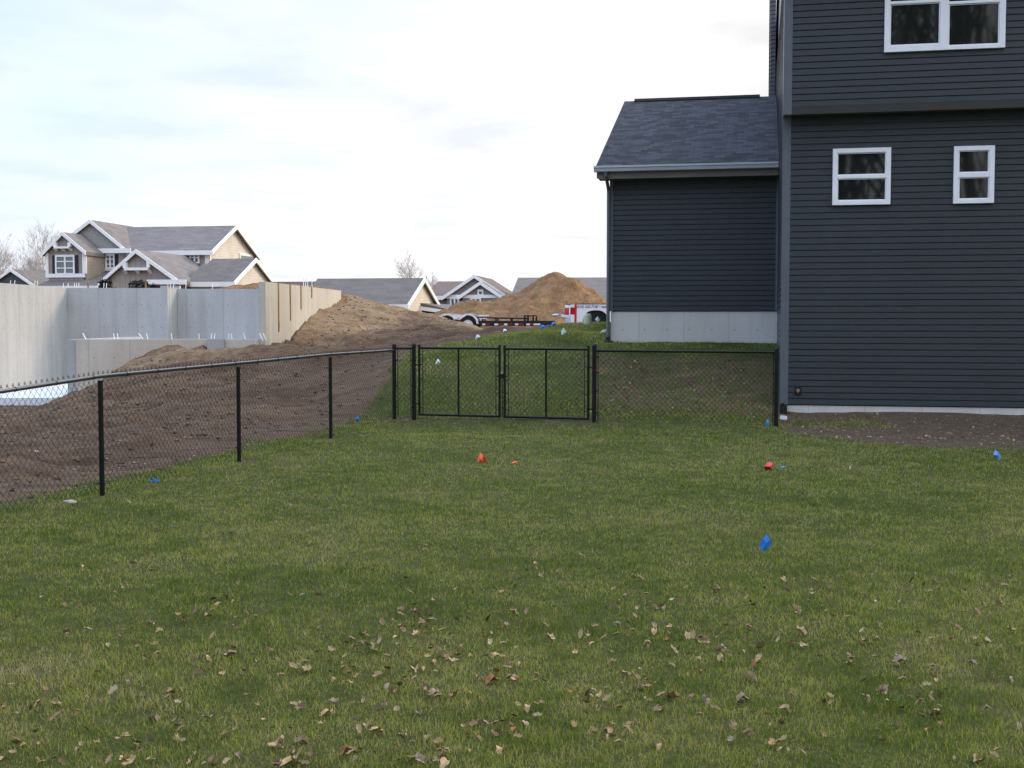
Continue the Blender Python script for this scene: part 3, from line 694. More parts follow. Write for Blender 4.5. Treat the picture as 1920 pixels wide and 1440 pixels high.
mb = MB(); mb.box((u0, -.95, z0-.14), (u1, -.862, z0+.16)); mb.build('base_band', M['offwhite'], HA)
# porch roof
u0, z0 = FA.hit_t(64, 537, -4.6); u1, z1 = FA.hit_t(200, 536, -4.6); zt = FA.hit_t(150, 507, -.1)[1]
mb = MB(); mb.extrude([(-4.6, z0), (-.06, zt), (-.06, zt-.2), (-4.6, z0-.2)], 'u', u0, u1, uv=True); pr_ = mb.build('porch_roof', M['roofgrey'], HA)
mb = MB(); mb.box((u0, -4.68, z0-.24), (u1, -4.602, z0+.02)); mb.build('fascia', M['offwhite'], pr_)
mb = MB()
for k in range(4): mb.box((u0+.3+k*(u1-u0-.8)/3, -4.5, .5), (u0+.55+k*(u1-u0-.8)/3, -4.25, z0-.2))
mb.build('porch_post', M['offwhite'], HA)
# garage gable in front and garage wing to the right
front_gable(FA, HA, (254.6, 468), (186, 529), (337, 527), -7.0, -.06, .8, M['taupe'], M['roofbrown'])
u0, z0 = FA.hit_t(278, 529, -6.9); u1, z1 = FA.hit_t(352, 532, -6.9)
mb = MB(); mb.box((u0, -7.12, z0-.14), (u1, -7.062, z0+.14)); mb.build('garage_band', M['offwhite'], HA)
u0, z0 = FA.hit_t(282, 536, -6.8); u1 = FA.hit_t(338, 536, -6.8)[0]
mb = MB(); mb.box((u0, -6.88, .8), (u1, -6.752, z0)); mb.build('garage_door', M['offwhite'], HA)
uW, zW = FA.hit_t(432, 529, -5.5); tW, zWr = FA.hit_u(479.5, 484.5, uW+.2)
print('A wing', uW, zW, tW, zWr)
uWl = FA.hit_t(345, 528, -5.5)[0]
tbW = 2*tW + 5.5
side_roof(FA, HA, -5.5, tbW, zW, zWr, FA.hit_t(398, 487, tW)[0], uW+.2, .2, M['roofgrey'])
zc_ = FA.hit_t(370, 496.5, -.06)[1]; slw = (zWr-zW)/(tW+5.5); tcut = -5.4
uR0 = FA.hit_t(398, 487, tW)[0]
while tcut < -.2 and zW+slw*(tcut+5.5) < FA.hit_t(372, 494.5, tcut)[1]: tcut += .05
mb = MB(); mb.extrude([(-5.5, zW), (tcut, zW+slw*(tcut+5.5)), (-.06, zW+slw*(tcut+5.5)+.05), (-.06, zW-.2), (-5.5, zW-.2)], 'u', uWl, uR0-.002, uv=True); lr_ = mb.build('lower_roof', M['roofgrey'], HA)
mb = MB(); mb.box((uWl, -5.57, zW-.27), (uR0-.002, -5.502, zW+.02)); mb.build('fascia', M['offwhite'], lr_)
mb = MB(); mb.extrude([(-5.2, .5), (tbW-.3, .5), (tbW-.3, zW), (tW, zWr-.2), (-5.2, zW)], 'u', uR0+.03, uW); mb.build('wing_wall', M['beige'], HA)
far_window(FA, HA, 355.6, 472.6, 374.6, 494, -.06, 2, 2)
tv, zv = FA.hit_u(455, 478, uE); mb = MB(); tv2 = FA.hit_u(470, 481, uE)[0]
mb.box((uE-.02, tv-.6, zv-.9), (uE+.06, tv2+.3, zv+.1)); gw = mb.build('window', M['offwhite'], HA)
mb = MB(); mb.box((uE+.03, tv-.45, zv-.75), (uE+.075, tv2+.15, zv-.05)); mb.build('pane', M['glassfar'], gw)

# -- house B: long grey roof with a cream gable
FB = Frame((759-960)/FPX*70, 70, 12)
HB = FB.empty('house', 'low cream house with a long grey roof behind the dirt bank', 'house')
uE, zEb = FB.hit_t(759, 571.5, -.3); tRb, zRb = FB.hit_u(791, 521, uE)
print('B', uE, zEb, tRb, zRb)
uL = FB.hit_t(555, 562, -.3)[0]; tbB = 2*tRb+.3
side_roof(FB, HB, -.3, tbB, zEb, zRb, uL, uE+.15, .2, M['roofgrey'])
mb = MB(); mb.extrude([(0, .3), (tbB-.3, .3), (tbB-.3, zEb), (tRb, zRb-.2), (0, zEb)], 'u', uL+.3, uE-.02); mb.build('wall', M['cream'], HB)
mb = MB(); mb.box((uL+.3, -.05, .3), (uE-.3, -.002, zEb-.15)); mb.build('front_wall', M['greylap'], HB)
uL2, zL2 = FB.hit_t(553, 528, tRb); mb = MB(); mb.extrude(chev((2.5, zEb+.4), (tRb, zL2), (2*tRb-2.5, zEb+.4), .2), 'u', uL-3, uL-.003, uv=True); mb.build('lower_roof', M['roofgrey'], HB)
tv, zv = FB.hit_u(791, 584, uE); mb = MB(); mb.box((uE-.02, tv-.35, zv-.25), (uE+.05, tv+.35, zv+.25)); v_ = mb.build('vent', M['offwhite'], HB)
mb = MB(); mb.box((uE+.01, tv-.2, zv-.12), (uE+.06, tv+.2, zv+.12)); mb.build('vent_louvre', M['shutter'], v_)
tp = FB.hit_u(803, 566, uE)[0]
mb = MB(); up = uE+1.6
mb.extrude([(uE-.02, zEb+.15), (up+.6, zEb-.35), (up+.6, zEb-.5), (uE-.02, zEb)], 't', tp-1.6, tp+5, uv=True); pr_ = mb.build('porch_roof', M['roofgrey'], HB)
mb = MB(); mb.extrude([(uE-.02, zEb-.05), (up+.6, zEb-.38), (up+.6, zEb-.58), (uE-.02, zEb-.28)], 't', tp-1.66, tp-1.602); mb.build('fascia', M['offwhite'], pr_)
mb = MB(); mb.box((uE-.02, tp-1.5, .3), (up+.5, tp+4.6, zEb-.45)); mb.build('entry_wall', M['cream'], HB)

# -- house C: violet grey gable house
FC = Frame((889-960)/FPX*88, 88, 7.5)
HC = FC.empty('house', 'violet grey house with two nested white trimmed front gables beside the dirt mound', 'house')
uc0, zc0 = FC.hit_t(800, 556, 2.0); uc1, _ = FC.hit_t(905, 556, 2.0); zcr = FC.hit_t(835, 527.5, 6.5)[1]
side_roof(FC, HC, 1.0, 12, zc0, zcr, uc0, uc1, .2, M['roofred'], False)
mb = MB(); mb.box((uc0+.3, 1.3, .3), (uc1, 11, zc0)); mb.build('wall', M['greyviolet'], HC)
front_gable(FC, HC, (889, 515.5), (829, 557), (955, 557), -1.5, 7, .3, M['greyviolet'], M['roofred'])
front_gable(FC, HC, (900.5, 528), (858, 557), (944, 557), -3.2, -1.3, .3, M['greyviolet'], M['roofred'])
far_window(FC, HC, 895.5, 543, 906.5, 554.5, -2.97, 1, 1)
u0, z0 = FC.hit_t(832, 556, -1.3); u1, z1 = FC.hit_t(945, 556, -3.1)
mb = MB(); mb.box((u0, -1.36, z0-.15), (u1, -1.252, z0+.12)); mb.box((u0+1.2, -3.06, z0-.15), (u1, -2.95, z0+.08)); mb.build('belt_trim', M['offwhite'], HC)
far_window(FC, HC, 844, 557.5, 861, 575, -1.27, 2, 1); far_window(FC, HC, 882, 557.5, 902, 575, -2.97, 2, 1)

# -- house D: grey roof behind the mound
FD = Frame((961-960)/FPX*78, 78, 5)
HD_ = FD.empty('house', 'grey roofed house standing behind the orange dirt mound', 'house')
uL, zEd = FD.hit_t(950, 577, -.3); tRd, zRd = FD.hit_u(974, 520.5, uL)
tRd = 5.2 if tRd < 2 or tRd > 12 else tRd; zRd = FD.hit_t(974, 520.5, tRd)[1]
uL = FD.hit_t(974, 520.5, tRd)[0]-.1
mb = MB(); hip = 1.2
mb.add([(FD.hit_t(948, 577, -.3)[0], -.3, zEd), (16, -.3, zEd), (16, tRd, zRd), (uL, tRd, zRd), (FD.hit_t(948, 577, -.3)[0], 2*tRd+.3, zEd), (16, 2*tRd+.3, zEd)],
       [(0, 1, 2, 3), (3, 2, 5, 4), (0, 3, 4), (1, 5, 2), (0, 4, 5, 1)])
for fi in range(5): mb.uv[fi] = [(mb.v[i][0], mb.v[i][1]) for i in mb.f[fi]]
mb.build('roof', M['roofgrey'], HD_)
mb = MB(); mb.box((uL-.1, 0, .2), (15.7, 2*tRd, zEd-.02)); mb.build('wall', M['greylap'], HD_)
mb = MB(); mb.box((uL-.4, -.36, zEd-.2), (16, -.302, zEd+.02)); mb.build('fascia', M['offwhite'], HD_)
# -- house E: dark teal at far left
FE = Frame((20-960)/FPX*98, 98, 6)
HE = FE.empty('house', 'dark teal house with white trimmed gable at the far left edge', 'house')
front_gable(FE, HE, (20, 504), (-28, 537), (68, 537), -.5, 9, .3, M['tealdark'], M['roofgrey'])
u0, z0 = FE.hit_t(20, 540, 2); zr = FE.hit_t(75, 507, 6)[1]; u1 = FE.hit_t(112, 507, 6)[0]
side_roof(FE, HE, 1, 11, z0, zr, u0, u1, .2, M['roofgrey'], False)
mb = MB(); mb.box((u0, 1.4, .3), (u1-.3, 10.6, z0)); mb.build('wall', M['tealdark'], HE)

# ------------------------------------------------------------------ poured foundation under construction
FO = thing('house_foundation', 'unfinished poured concrete basement walls of a house being built at left', 'foundation', (0, 0, 0))
TOPZ = 2.64; th = .2
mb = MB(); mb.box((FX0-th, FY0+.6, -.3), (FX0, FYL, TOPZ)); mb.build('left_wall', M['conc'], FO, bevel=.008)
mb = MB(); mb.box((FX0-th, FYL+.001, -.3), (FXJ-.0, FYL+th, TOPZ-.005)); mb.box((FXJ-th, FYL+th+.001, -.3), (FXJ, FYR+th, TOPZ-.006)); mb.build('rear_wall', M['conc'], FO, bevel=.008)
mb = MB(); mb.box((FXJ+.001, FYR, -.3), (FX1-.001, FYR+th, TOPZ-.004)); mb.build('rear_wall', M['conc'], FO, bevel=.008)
zrw = P(640, 545, 36.9).z
mb = MB(); x0, x1 = P(489, 600, 27.2).x, P(501.5, 600, 27.2).x; xf = P(640, 600, 36.9).x
zt0 = P(501, 528.5, 27.2).z; b0, b1 = (x0, 27.0), (x1, 27.0)
mb.add([(x0, 27.0, -.3), (x1, 27.0, -.3), (xf, 36.9, -.3), (xf-.22, 36.9, -.3), (x0, 27.0, zt0), (x1, 27.0, zt0), (xf, 36.9, zrw), (xf-.22, 36.9, zrw)],
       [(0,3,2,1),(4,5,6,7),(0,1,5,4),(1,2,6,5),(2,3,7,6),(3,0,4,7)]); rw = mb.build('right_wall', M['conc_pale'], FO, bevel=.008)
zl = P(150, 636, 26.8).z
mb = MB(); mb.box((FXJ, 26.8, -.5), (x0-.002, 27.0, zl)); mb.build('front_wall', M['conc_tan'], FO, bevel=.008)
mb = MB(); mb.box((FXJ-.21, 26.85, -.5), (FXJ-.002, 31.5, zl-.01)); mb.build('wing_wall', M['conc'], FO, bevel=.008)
mb = MB(); mb.box((P(390, 640, 26.8).x, 26.70, .3), (P(422, 640, 26.8).x, 26.798, zl+.004)); mb.build('wall_block', M['conc'], FO, bevel=.006)  # plain grey concrete block standing proud of the tan front wall
mb = MB(); mb.box((FX0+.001, 26.0, -.2), (FXJ-.212, FYL-.001, .10)); mb.box((FXJ+.002, 27.002, -.2), (x0-.1, FYR-.001, .096)); mb.build('floor_slab', M['slab'], FO)
# brown timber form strips on the right wall
for (px, yt, yb) in ((523, 531, 622), (545, 533, 601), (565, 536, 580), (585, 538, 558)):
    k = (px-960)/FPX
    # intersect with wall face line (x1,27)->(xf,36.9)
    dx, dy = xf-x1, 9.9; s_ = (k*27.0 - x1)/(dx - k*dy); yy = 27.0+dy*s_; xx = x1+dx*s_
    mb = MB(); mb.box((xx-.01, yy-.055, P(px, yb, yy).z), (xx+.018, yy+.055, P(px, yt, yy).z)); mb.build('form_strip', M['wood'], FO)
# anchor straps standing on the walls
def strap(px, py, Y, h=.16, lean=0):
    q = P(px, py, Y); mb = MB(); mb.tube([(q.x, q.y, q.z-.03), (q.x+lean*h, q.y, q.z+h)], .010, 5); mb.build('anchor_strap', M['white'], FO)
for px, ln in ((162, -.6), (215, -.2), (222, -.2), (270, -.9), (278, -.3), (323, -.2), (373, 0), (395, .2), (401, .2), (429, 0), (435, -.1), (461, -.4), (493, -.6), (499, -.5)):
    strap(px, 636, 26.9, .13, ln)
for px in (118, 127, 139, 143, 147, 183, 194, 199): strap(px, 541.5, FYL+.1, .16, .1)
for px in (314, 319, 325, 348, 398): strap(px, 541, FYR+.1, .16, .1)
for px, Y in ((18, 31.0), (26, 31.0), (64, 32.5), (69, 32.5)): strap(px, P(0, 0, 1).z and (720-0) and 537, Y, .15, .2)
for px, Y in ((569, 31.7), (573, 32.), (577, 32.2), (585, 32.8)): strap(px, 538.5, Y, .22, 0)
q = P(82, 706, 33.8); mb = MB(); mb.tube([(q.x, q.y, .08), (q.x, q.y, .36)], .05, 10); mb.build('pipe_stub', plain('green_pipe', (.10, .16, .12), .5), FO)

# orange backfill heaped behind the rear walls
def mound(name, label, cat, cx, cy, w, d, cones, seed, base, res=.11, amp=.2, mat='spoil'):
    X, Y = np.meshgrid(np.arange(-w, w+.01, res), np.arange(-d, d+.01, res)); Z = np.full(X.shape, -5.)
    wx = X + (fbm(X*.8, Y*.8, seed)-.5)*1.0; wy = Y + (fbm(X*.8+9, Y*.8, seed+3)-.5)*1.0
    for (x, y, pz, s_, rnd) in cones:
        r = np.sqrt((wx-x)**2 + ((wy-y)*.9)**2 + rnd**2) - rnd; Z = np.maximum(Z, pz - s_*r)
    Z = Z + (fbm(X*1.5, Y*1.5, seed+7)-.5)*amp*1.6 + (fbm(X*5, Y*5, seed+11, 3)-.5)*amp*.9
    Z = np.maximum(Z, base); ny_, nx_ = X.shape; id_ = np.arange(nx_*ny_).reshape(ny_, nx_)
    q = np.stack([id_[:-1, :-1], id_[:-1, 1:], id_[1:, 1:], id_[1:, :-1]], -1).reshape(-1, 4)
    zf = Z.ravel(); q = q[(zf[q] > base+.01).any(1)]
    o = np_mesh(name, np.stack([X.ravel(), Y.ravel(), zf], 1), q, M[mat], smooth=True); o.location = (cx, cy, 0); tag(o, label, cat); return o
mound('dirt_mound', 'tall heap of orange brown earth behind the trailer', 'dirt pile', .6, 56, 7.5, 5.5,
      [(1.5, .3, 3.98, .76, .55), (.3, .2, 3.2, .55, .5), (-.6, 0, 2.95, .42, .5), (-2.2, 0, 2.66, .48, .5), (-4.0, .5, 2.0, .35, .5), (.6, -1.2, 2.8, .55, .5)], 51, .7, amp=.26)
mound('backfill_heap', 'low ridge of orange backfill behind the rear concrete wall', 'dirt pile', -8.2, 38.0, 3.2, 1.6,
      [(.2, 0, 2.88, .25, .4), (1.5, 0, 2.86, .3, .4)], 77, 1.2, .09, .12)

# ------------------------------------------------------------------ bare trees
def tree_mesh(seed, height, spread, levels=5, tw=.010, trunk_r=.16, first=.28):
    r = random.Random(seed); tr, br = MB(), MB()
    def grow(p, d, L, rad, lev, mbx):
        n = 3; pts = [p]; q = p.copy(); dd = d.copy(); rads = [rad]
        for i in range(n):
            dd = (dd + Vector((r.uniform(-.16, .16), r.uniform(-.16, .16), r.uniform(0, .14)))).normalized(); q = q + dd*(L/n); pts.append(q.copy()); rads.append(max(tw*.6, rad*(1-.45*(i+1)/n)))
        mbx.tube(pts, rads, 6 if lev == 0 else (4 if lev < 3 else 3), caps=False)
        if lev >= levels: return
        k = r.randint(3, 4) if lev < 3 else r.randint(2, 4)
        for j in range(k):
            fr_ = r.uniform(.35, 1) if lev else r.uniform(first, 1); i0 = min(int(fr_*n), n-1); b = pts[i0].lerp(pts[i0+1], fr_*n-i0)
            ax = Vector((r.uniform(-1, 1), r.uniform(-1, 1), r.uniform(-.1, .5))).normalized()
            nd = (dd*.75 + ax*spread).normalized(); grow(b, nd, L*r.uniform(.52, .75), max(tw, rads[i0]*.55), lev+1, br)
        grow(pts[-1], (dd + Vector((r.uniform(-.2, .2), r.uniform(-.2, .2), .1))).normalized(), L*.68, rads[-1], lev+1, br)
    grow(Vector((0, 0, 0)), Vector((0, 0, 1)), height*.42, trunk_r, 0, tr); return tr, br
def bare_tree(seed, loc, h, label, group, spread=.75, lv=5, tw=.016):
    t = thing('bare_tree', label, 'tree', loc, random.uniform(0, 6), group); a, b = tree_mesh(seed, h, spread, lv, tw)
    a.build('trunk', M['bark'], t, True, fix=False); b.build('crown', M['twig'], t, False, fix=False); return t
for i, (px, Y, h, lab) in enumerate(((12, 118, 9.0, 'leftmost of the bare trees behind the taupe house'), (72, 122, 9.6, 'tall bare tree just left of the taupe house gable'),
        (98, 125, 9.4, 'bare tree peeking over the taupe house bay gable'), (38, 130, 7.2, 'small bare tree between two taller ones at far left'), (788, 112, 6.4, 'faint bare tree behind the cream gable at centre'), (815, 118, 4.9, 'small bare tree right of the cream gable, over a brown roof'))):
    bare_tree(100+i, ((px-960)/FPX*Y, Y, .9), h, lab, 'bare trees behind the houses', .8, 5, .011)
# woods behind the viewer: only seen mirrored in the window panes
wd = MB(); r_ = random.Random(5)
protos = []
for k in range(3):
    a, b = tree_mesh(900+k, 27, .5, 3, .035, .34); protos.append((a.v+b.v, a.f + [[i+len(a.v) for i in f] for f in b.f]))
for k in range(110):
    v, f = protos[k % 3]; x, y = r_.uniform(-45, 45), -r_.uniform(9, 42); s_ = r_.uniform(.7, 1.2); c_, n_s = math.cos(k*1.7), math.sin(k*1.7)
    wd.add([(x+s_*(p[0]*c_-p[1]*n_s), y+s_*(p[0]*n_s+p[1]*c_), s_*p[2]-.1) for p in v], f)
t = NT('dark_winter_bark'); M['woods'] = t.fin(t.ramp(t.noise(.35, 4, .6, stretch=(1, 1, .15)), [(.36, (.018, .015, .012)), (.5, (.07, .058, .046)), (.66, (.22, .185, .15))]), .9, .1)
tag(wd.build('woods', M['woods'], None, fix=False), 'bare woodland behind the viewer mirrored in the windows', 'woods', kind='stuff')

# ------------------------------------------------------------------ shrubs and stakes behind the rear wall
def shrub(label, px, py, Y, w, h, seed):
    q = P(px, py, Y); zb = GZ(q.x, q.y); t = thing('shrub', label, 'shrub', (q.x, q.y, zb), 0)
    r = np.random.default_rng(seed); n = 900; top = q.z - zb + h
    a = r.uniform(0, 2*np.pi, n); rr = np.sqrt(r.uniform(0, 1, n)); zz_ = r.uniform(0, 1, n)
    wid = w*(.55+.45*np.sin(np.pi*np.clip(zz_*.8+.15, 0, 1)))*(.75+.5*vn(a*1.6, zz_*3, seed))
    c = np.stack([wid*rr*np.cos(a), wid*rr*np.sin(a), zz_*top], 1); d1 = r.normal(size=(n, 3))*.07; d2 = r.normal(size=(n, 3))*.05
    V = np.concatenate([c-d1, c+d1, c+d2], 0); Fc = np.stack([np.arange(n), np.arange(n)+n, np.arange(n)+2*n], 1)
    np_mesh('foliage', V, Fc, plain('shrub_'+str(seed), (.035, .028, .026) if seed % 2 else (.03, .036, .022), .9, .2, .3, 12), parent=t)
    m_ = MB(); m_.tube([(0, 0, -.05), (.03, 0, top*.5)], [.04, .02], 6); m_.build('stem', M['bark'], t)
shrub('dark green shrub behind the rear concrete wall under the taupe garage gable', 199, 540, 46, .36, .28, 40)
shrub('dark brown shrub behind the rear wall between two wooden stakes', 262, 540, 46, .52, .24, 41)
shrub('low dark brown shrub behind the wall, right of a wooden stake', 286, 541, 46.5, .34, .14, 43)
for px, lab in ((214, 'wooden stake beside the dark green shrub behind the wall'), (273, 'wooden stake standing between the brown shrubs behind the wall'), (165, 'wooden stake behind the wall below the taupe porch roof')):
    q = P(px, 528, 45); zb = GZ(q.x, q.y); m_ = MB(); m_.extrude([(-.025, 0), (.025, 0), (.025, q.z-zb-.05), (0, q.z-zb), (-.025, q.z-zb-.05)], 't', -.02, .02)
    o = m_.build('wooden_stake', M['wood'], None); o.location = (q.x, q.y, zb); tag(o, lab, 'stake', 'wooden stakes behind the wall')

# ------------------------------------------------------------------ chain link fences and gates
def chain_mesh(name, A, B, ztop, zbot, parent, w=.083, h=.088, rad=.0021, knuckle=True, lift=.035):
    """A,B plan points; ztop/zbot functions of s (0..L); woven zigzag wires, each a real 3-sided tube"""
    A = np.array(A); B = np.array(B); L = np.linalg.norm(B-A); d = (B-A)/L; nrm = np.array([-d[1], d[0]])
    ns = int(L/(w/2)); V, Fc = [], []; cnt = 0; ring = np.array([[0, 1], [.87, -.5], [-.87, -.5]])*rad
    def seg(p, q):
        nonlocal cnt
        p = np.array(p); q = np.array(q); ax = q-p; ax = ax/np.linalg.norm(ax); x = np.cross(ax, [nrm[0], nrm[1], .01]); x /= np.linalg.norm(x); y = np.cross(ax, x)
        for c in (p, q):
            for rr in ring: V.append(c + x*rr[0] + y*rr[1])
        for k in range(3): k2 = (k+1) % 3; Fc.append((cnt+k, cnt+k2, cnt+3+k2, cnt+3+k))
        cnt += 6
    for i in range(ns):
        s0 = i*w/2; pts = []; zt = ztop(s0) + (lift if knuckle else -.01); zb = zbot(s0); j = 0
        z = zt
        while z > zb:
            s_ = s0 + (w/2 if (j + i) % 2 else 0); o_ = .004 if (j % 2) else -.004
            pl = A + d*s_ + nrm*o_; pts.append((pl[0], pl[1], z)); z -= h/2; j += 1
        for a_, b_ in zip(pts[:-1], pts[1:]): seg(a_, b_)
        if knuckle and i % 2 == 0:
            a_ = A + d*(s0+w/2*(1 if False else 0)) ; 
            for dz0, dz1 in ((0, .016),): 
                p0 = (pts[0][0], pts[0][1], zt-.012)
                for m_ in range(6):
                    a1, a2 = m_/6*2*math.pi, (m_+1)/6*2*math.pi
                    c0 = np.array(p0) + np.array([d[0]*math.cos(a1)*.011, d[1]*math.cos(a1)*.011, .014+math.sin(a1)*.014])
                    c1 = np.array(p0) + np.array([d[0]*math.cos(a2)*.011, d[1]*math.cos(a2)*.011, .014+math.sin(a2)*.014]); seg(c0, c1)
    return np_mesh(name, np.array(V), np.array(Fc), M['black'], parent=parent)
def post(parent, x, y, zb, zt, r=.024, name='post', dome=True):
    mb = MB(); mb.lathe([(r, zb-.2), (r, zt-.03)], (x, y, 0), 14)
    if dome: mb.lathe([(r*1.14, zt-.035), (r*1.14, zt-.012), (r*.9, zt+.004), (r*.4, zt+.013)], (x, y, 0), 14)
    return mb.build(name, M['black'], parent, True)
def bands(parent, x, y, d, zs, r, tb):
    for z in zs:
        mb = MB()
        mb.lathe([(r*1.15, z-.012), (r*1.15, z+.012)], (x, y, 0), 12); mb.box((min(x, x+d[0]*tb)-.004, min(y, y+d[1]*tb)-.006, z-.009), (max(x, x+d[0]*tb)+.004, max(y, y+d[1]*tb)+.006, z+.009))
        mb.build('tension_band', M['black'], parent)
NRM = Vector((-LFD.y, LFD.x))           # away from the lawn
LFence = thing('chain_link_fence', 'long black chain link fence running away along the left of the lawn', 'fence', (0, 0, 0))
def lrail(s):                            # rail height above datum along the left fence (s measured from the corner post back to the viewer)
    return float(np.interp(s, [0, 2.83, 5.52, 8.57, 10.1, 11.6, 14.7], [1.245, 1.248, 1.218, 1.19, 1.125, 1.10, 1.10]))
SL = 14.5; A_ = LF1; B_ = LF1 - LFD*SL
for px in (619, 446, 187, None):
    if px: k = (px-960)/FPX; s_ = (LF1.x - k*LF1.y)/(LFD.x - k*LFD.y)
    else: s_ = 11.62
    q = LF1 - LFD*s_; post(LFence, q.x, q.y, GZ(q.x, q.y), lrail(s_)-.01, .0255, dome=False)
post(LFence, LF1.x, LF1.y, GZ(*LF1), 1.345, .033, 'corner_post')
mb = MB(); pts = []
for i in range(60):
    s_ = .02 + (SL-.02)*i/59; q = LF1 - LFD*s_; pts.append((q.x, q.y, lrail(s_)))
mb.tube(pts, .0205, 12); rl = mb.build('top_rail', M['railblack'], LFence, True)
mb = MB()
for i in range(24):
    s_ = .3 + i*.6; q = LF1 - LFD*s_; z = lrail(s_); dv = Vector((LFD.x, LFD.y, 0))
    mb.tube([Vector((q.x, q.y, z)) - dv*.006, Vector((q.x, q.y, z)) + dv*.006], .0235, 10)
mb.build('tie_wire', M['black'], rl)
off = NRM*.030
def lbot(s):
    q = LF1 - LFD*s; return GZ(q.x+off.x, q.y+off.y) + .015
chain_mesh('mesh_fabric', tuple(LF1+off), tuple(B_+off), lrail, lbot, LFence)
# ---- gate line
pA, pB, pC, pD = LF1, gate_pt(775.8), gate_pt(1114.4), gate_pt(1456.5)
N2 = Vector((-GFD.y, GFD.x)); N3 = Vector((GFD.x, GFD.y, 0))
def at(px, py):                           # 3-D point on the vertical plane of the gate line
    q = gate_pt(px); return Vector((q.x, q.y, P(px, py, q.y).z))
FP = thing('chain_link_fence', 'narrow black chain link panel between the fence corner and the gates', 'fence', (0, 0, 0))
post(FP, pB.x, pB.y, GZ(pB.x, pB.y), at(775.8, 645).z, .035, 'gate_post')
zt = at(757, 653).z
mb = MB(); mb.tube([at(741, 653), at(773, 653)], .019, 10); mb.build('top_rail', M['black'], FP, True)
chain_mesh('mesh_fabric', tuple(pA + N2*.012 + GFD*.04), tuple(pB + N2*.012 - GFD*.04), lambda s: zt, lambda s: .16, FP, knuckle=False, rad=.0027)
mb = MB()
for px in (745.8, 770.2): mb.tube([at(px, 655), at(px, 781)], .007, 6)
mb.build('tension_bar', M['black'], FP); bands(FP, pA.x, pA.y, (GFD.x, GFD.y), [.30, .65, 1.08], .033, .06); bands(FP, pB.x, pB.y, (-GFD.x, -GFD.y), [.30, .65, 1.08], .035, .05)
FR = thing('chain_link_fence', 'black chain link fence panel between the double gate and the slate house', 'fence', (0, 0, 0))
zc = GZ(pC.x, pC.y); zd = GZ(pD.x, pD.y)
post(FR, pC.x, pC.y, zc, at(1114.4, 646).z, .036, 'gate_post'); post(FR, pD.x, pD.y, zd, at(1456.5, 652).z, .034, 'end_post')
a, b = at(1117, 657.5), at(1453, 660.5)
mb = MB(); mb.tube([a, b], .0205, 12); rl = mb.build('top_rail', M['black'], FR, True)
Lr = (Vector((b.x, b.y)) - Vector((a.x, a.y))).length
mb = MB()
for i in range(5):
    q = a.lerp(b, (i+.5)/5); mb.tube([q - N3*.006, q + N3*.006], .0235, 10)
mb.build('tie_wire', M['black'], rl)
def rb(s): q = pC + GFD*s; return GZ(q.x, q.y+.03) + .015
chain_mesh('mesh_fabric', tuple(Vector((a.x, a.y))+N2*.03), tuple(Vector((b.x, b.y))+N2*.03), lambda s: a.z + (b.z-a.z)*s/Lr, rb, FR, lift=.02, rad=.0027)
mb = MB()
for px, y0, y1 in ((1121.5, 659, 788), (1450.5, 662, 798)): mb.tube([at(px, y0), at(px, y1)], .0075, 6)
mb.build('tension_bar', M['black'], FR)
bands(FR, pC.x, pC.y, (GFD.x, GFD.y), [.25, .6, .9, 1.15], .036, .07); bands(FR, pD.x, pD.y, (-GFD.x, -GFD.y), [.25, .6, .9, 1.12], .034, .06)
def gate(label, x0, x1, yt0, yt1, yb0, yb1, xb, hinge_px, hp, hy):
    G = thing('fence_gate', label, 'gate', (0, 0, 0), 0, 'pair of black chain link gates')
    a, b, c, d = at(x0, yt0), at(x1, yt1), at(x0, yb0), at(x1, yb1); r = .0205
    mb = MB(); up = Vector((0, 0, .045))
    for top, bot in ((a, c), (b, d)):
        mb.tube([bot - Vector((0, 0, .02)), top + up], r, 12); mb.lathe([(r*1.15, 0), (r*1.1, .012), (r*.5, .022)], tuple(top+up-Vector((0, 0, .004))), 12)
    mb.tube([a, b], r, 12); mb.tube([c, d], r, 12); mb.build('gate_frame', M['black'], G, True)
    t_ = (xb-x0)/(x1-x0); mb = MB(); mb.tube([a.lerp(b, t_), c.lerp(d, t_)], .0175, 10); mb.build('brace', M['black'], G, True)
    L = (Vector((b.x, b.y))-Vector((a.x, a.y))).length
    p0 = Vector((a.x, a.y)) + N2*.012 + GFD*.03; p1 = Vector((b.x, b.y)) + N2*.012 - GFD*.03
    chain_mesh('mesh_fabric', tuple(p0), tuple(p1), lambda s: a.z+(b.z-a.z)*s/L-.0, lambda s: c.z+(d.z-c.z)*s/L+.005, G, knuckle=False, rad=.0027)
    mb = MB()
    for f in (.045, .955): mb.tube([a.lerp(b, f), c.lerp(d, f)], .007, 6)
    for f, g_ in ((0, .045), (.955, 1)):
        for zf in (.10, .25, .46, .66, .9):
            q0 = a.lerp(b, f).lerp(c.lerp(d, f), zf); q1 = a.lerp(b, g_).lerp(c.lerp(d, g_), zf); mb.tube([q0, q1], .008, 6)
    mb.build('tension_bar', M['black'], G)
    for y in hy:
        mb = MB(); h0, h1 = at(hp, y), at(hinge_px, y); mb.tube([h0, h1], .012, 6); 
        mb.lathe([(.026, -.02), (.026, .02)], tuple(h0), 10); mb.lathe([(.038, -.022), (.038, .022)], tuple(h1), 10); mb.build('hinge', M['black'], G)
    return G
G1 = gate('left leaf of the black chain link double gate, with the latch fork', 786, 936.7, 652.3, 653.4, 777, 780.6, 860, 775.8, 786, (684, 757))
G2 = gate('right leaf of the black chain link double gate, with the drop rod', 946.2, 1103.3, 653.8, 655.0, 781, 785, 1024.3, 1114.4, 1103.3, (689, 767))
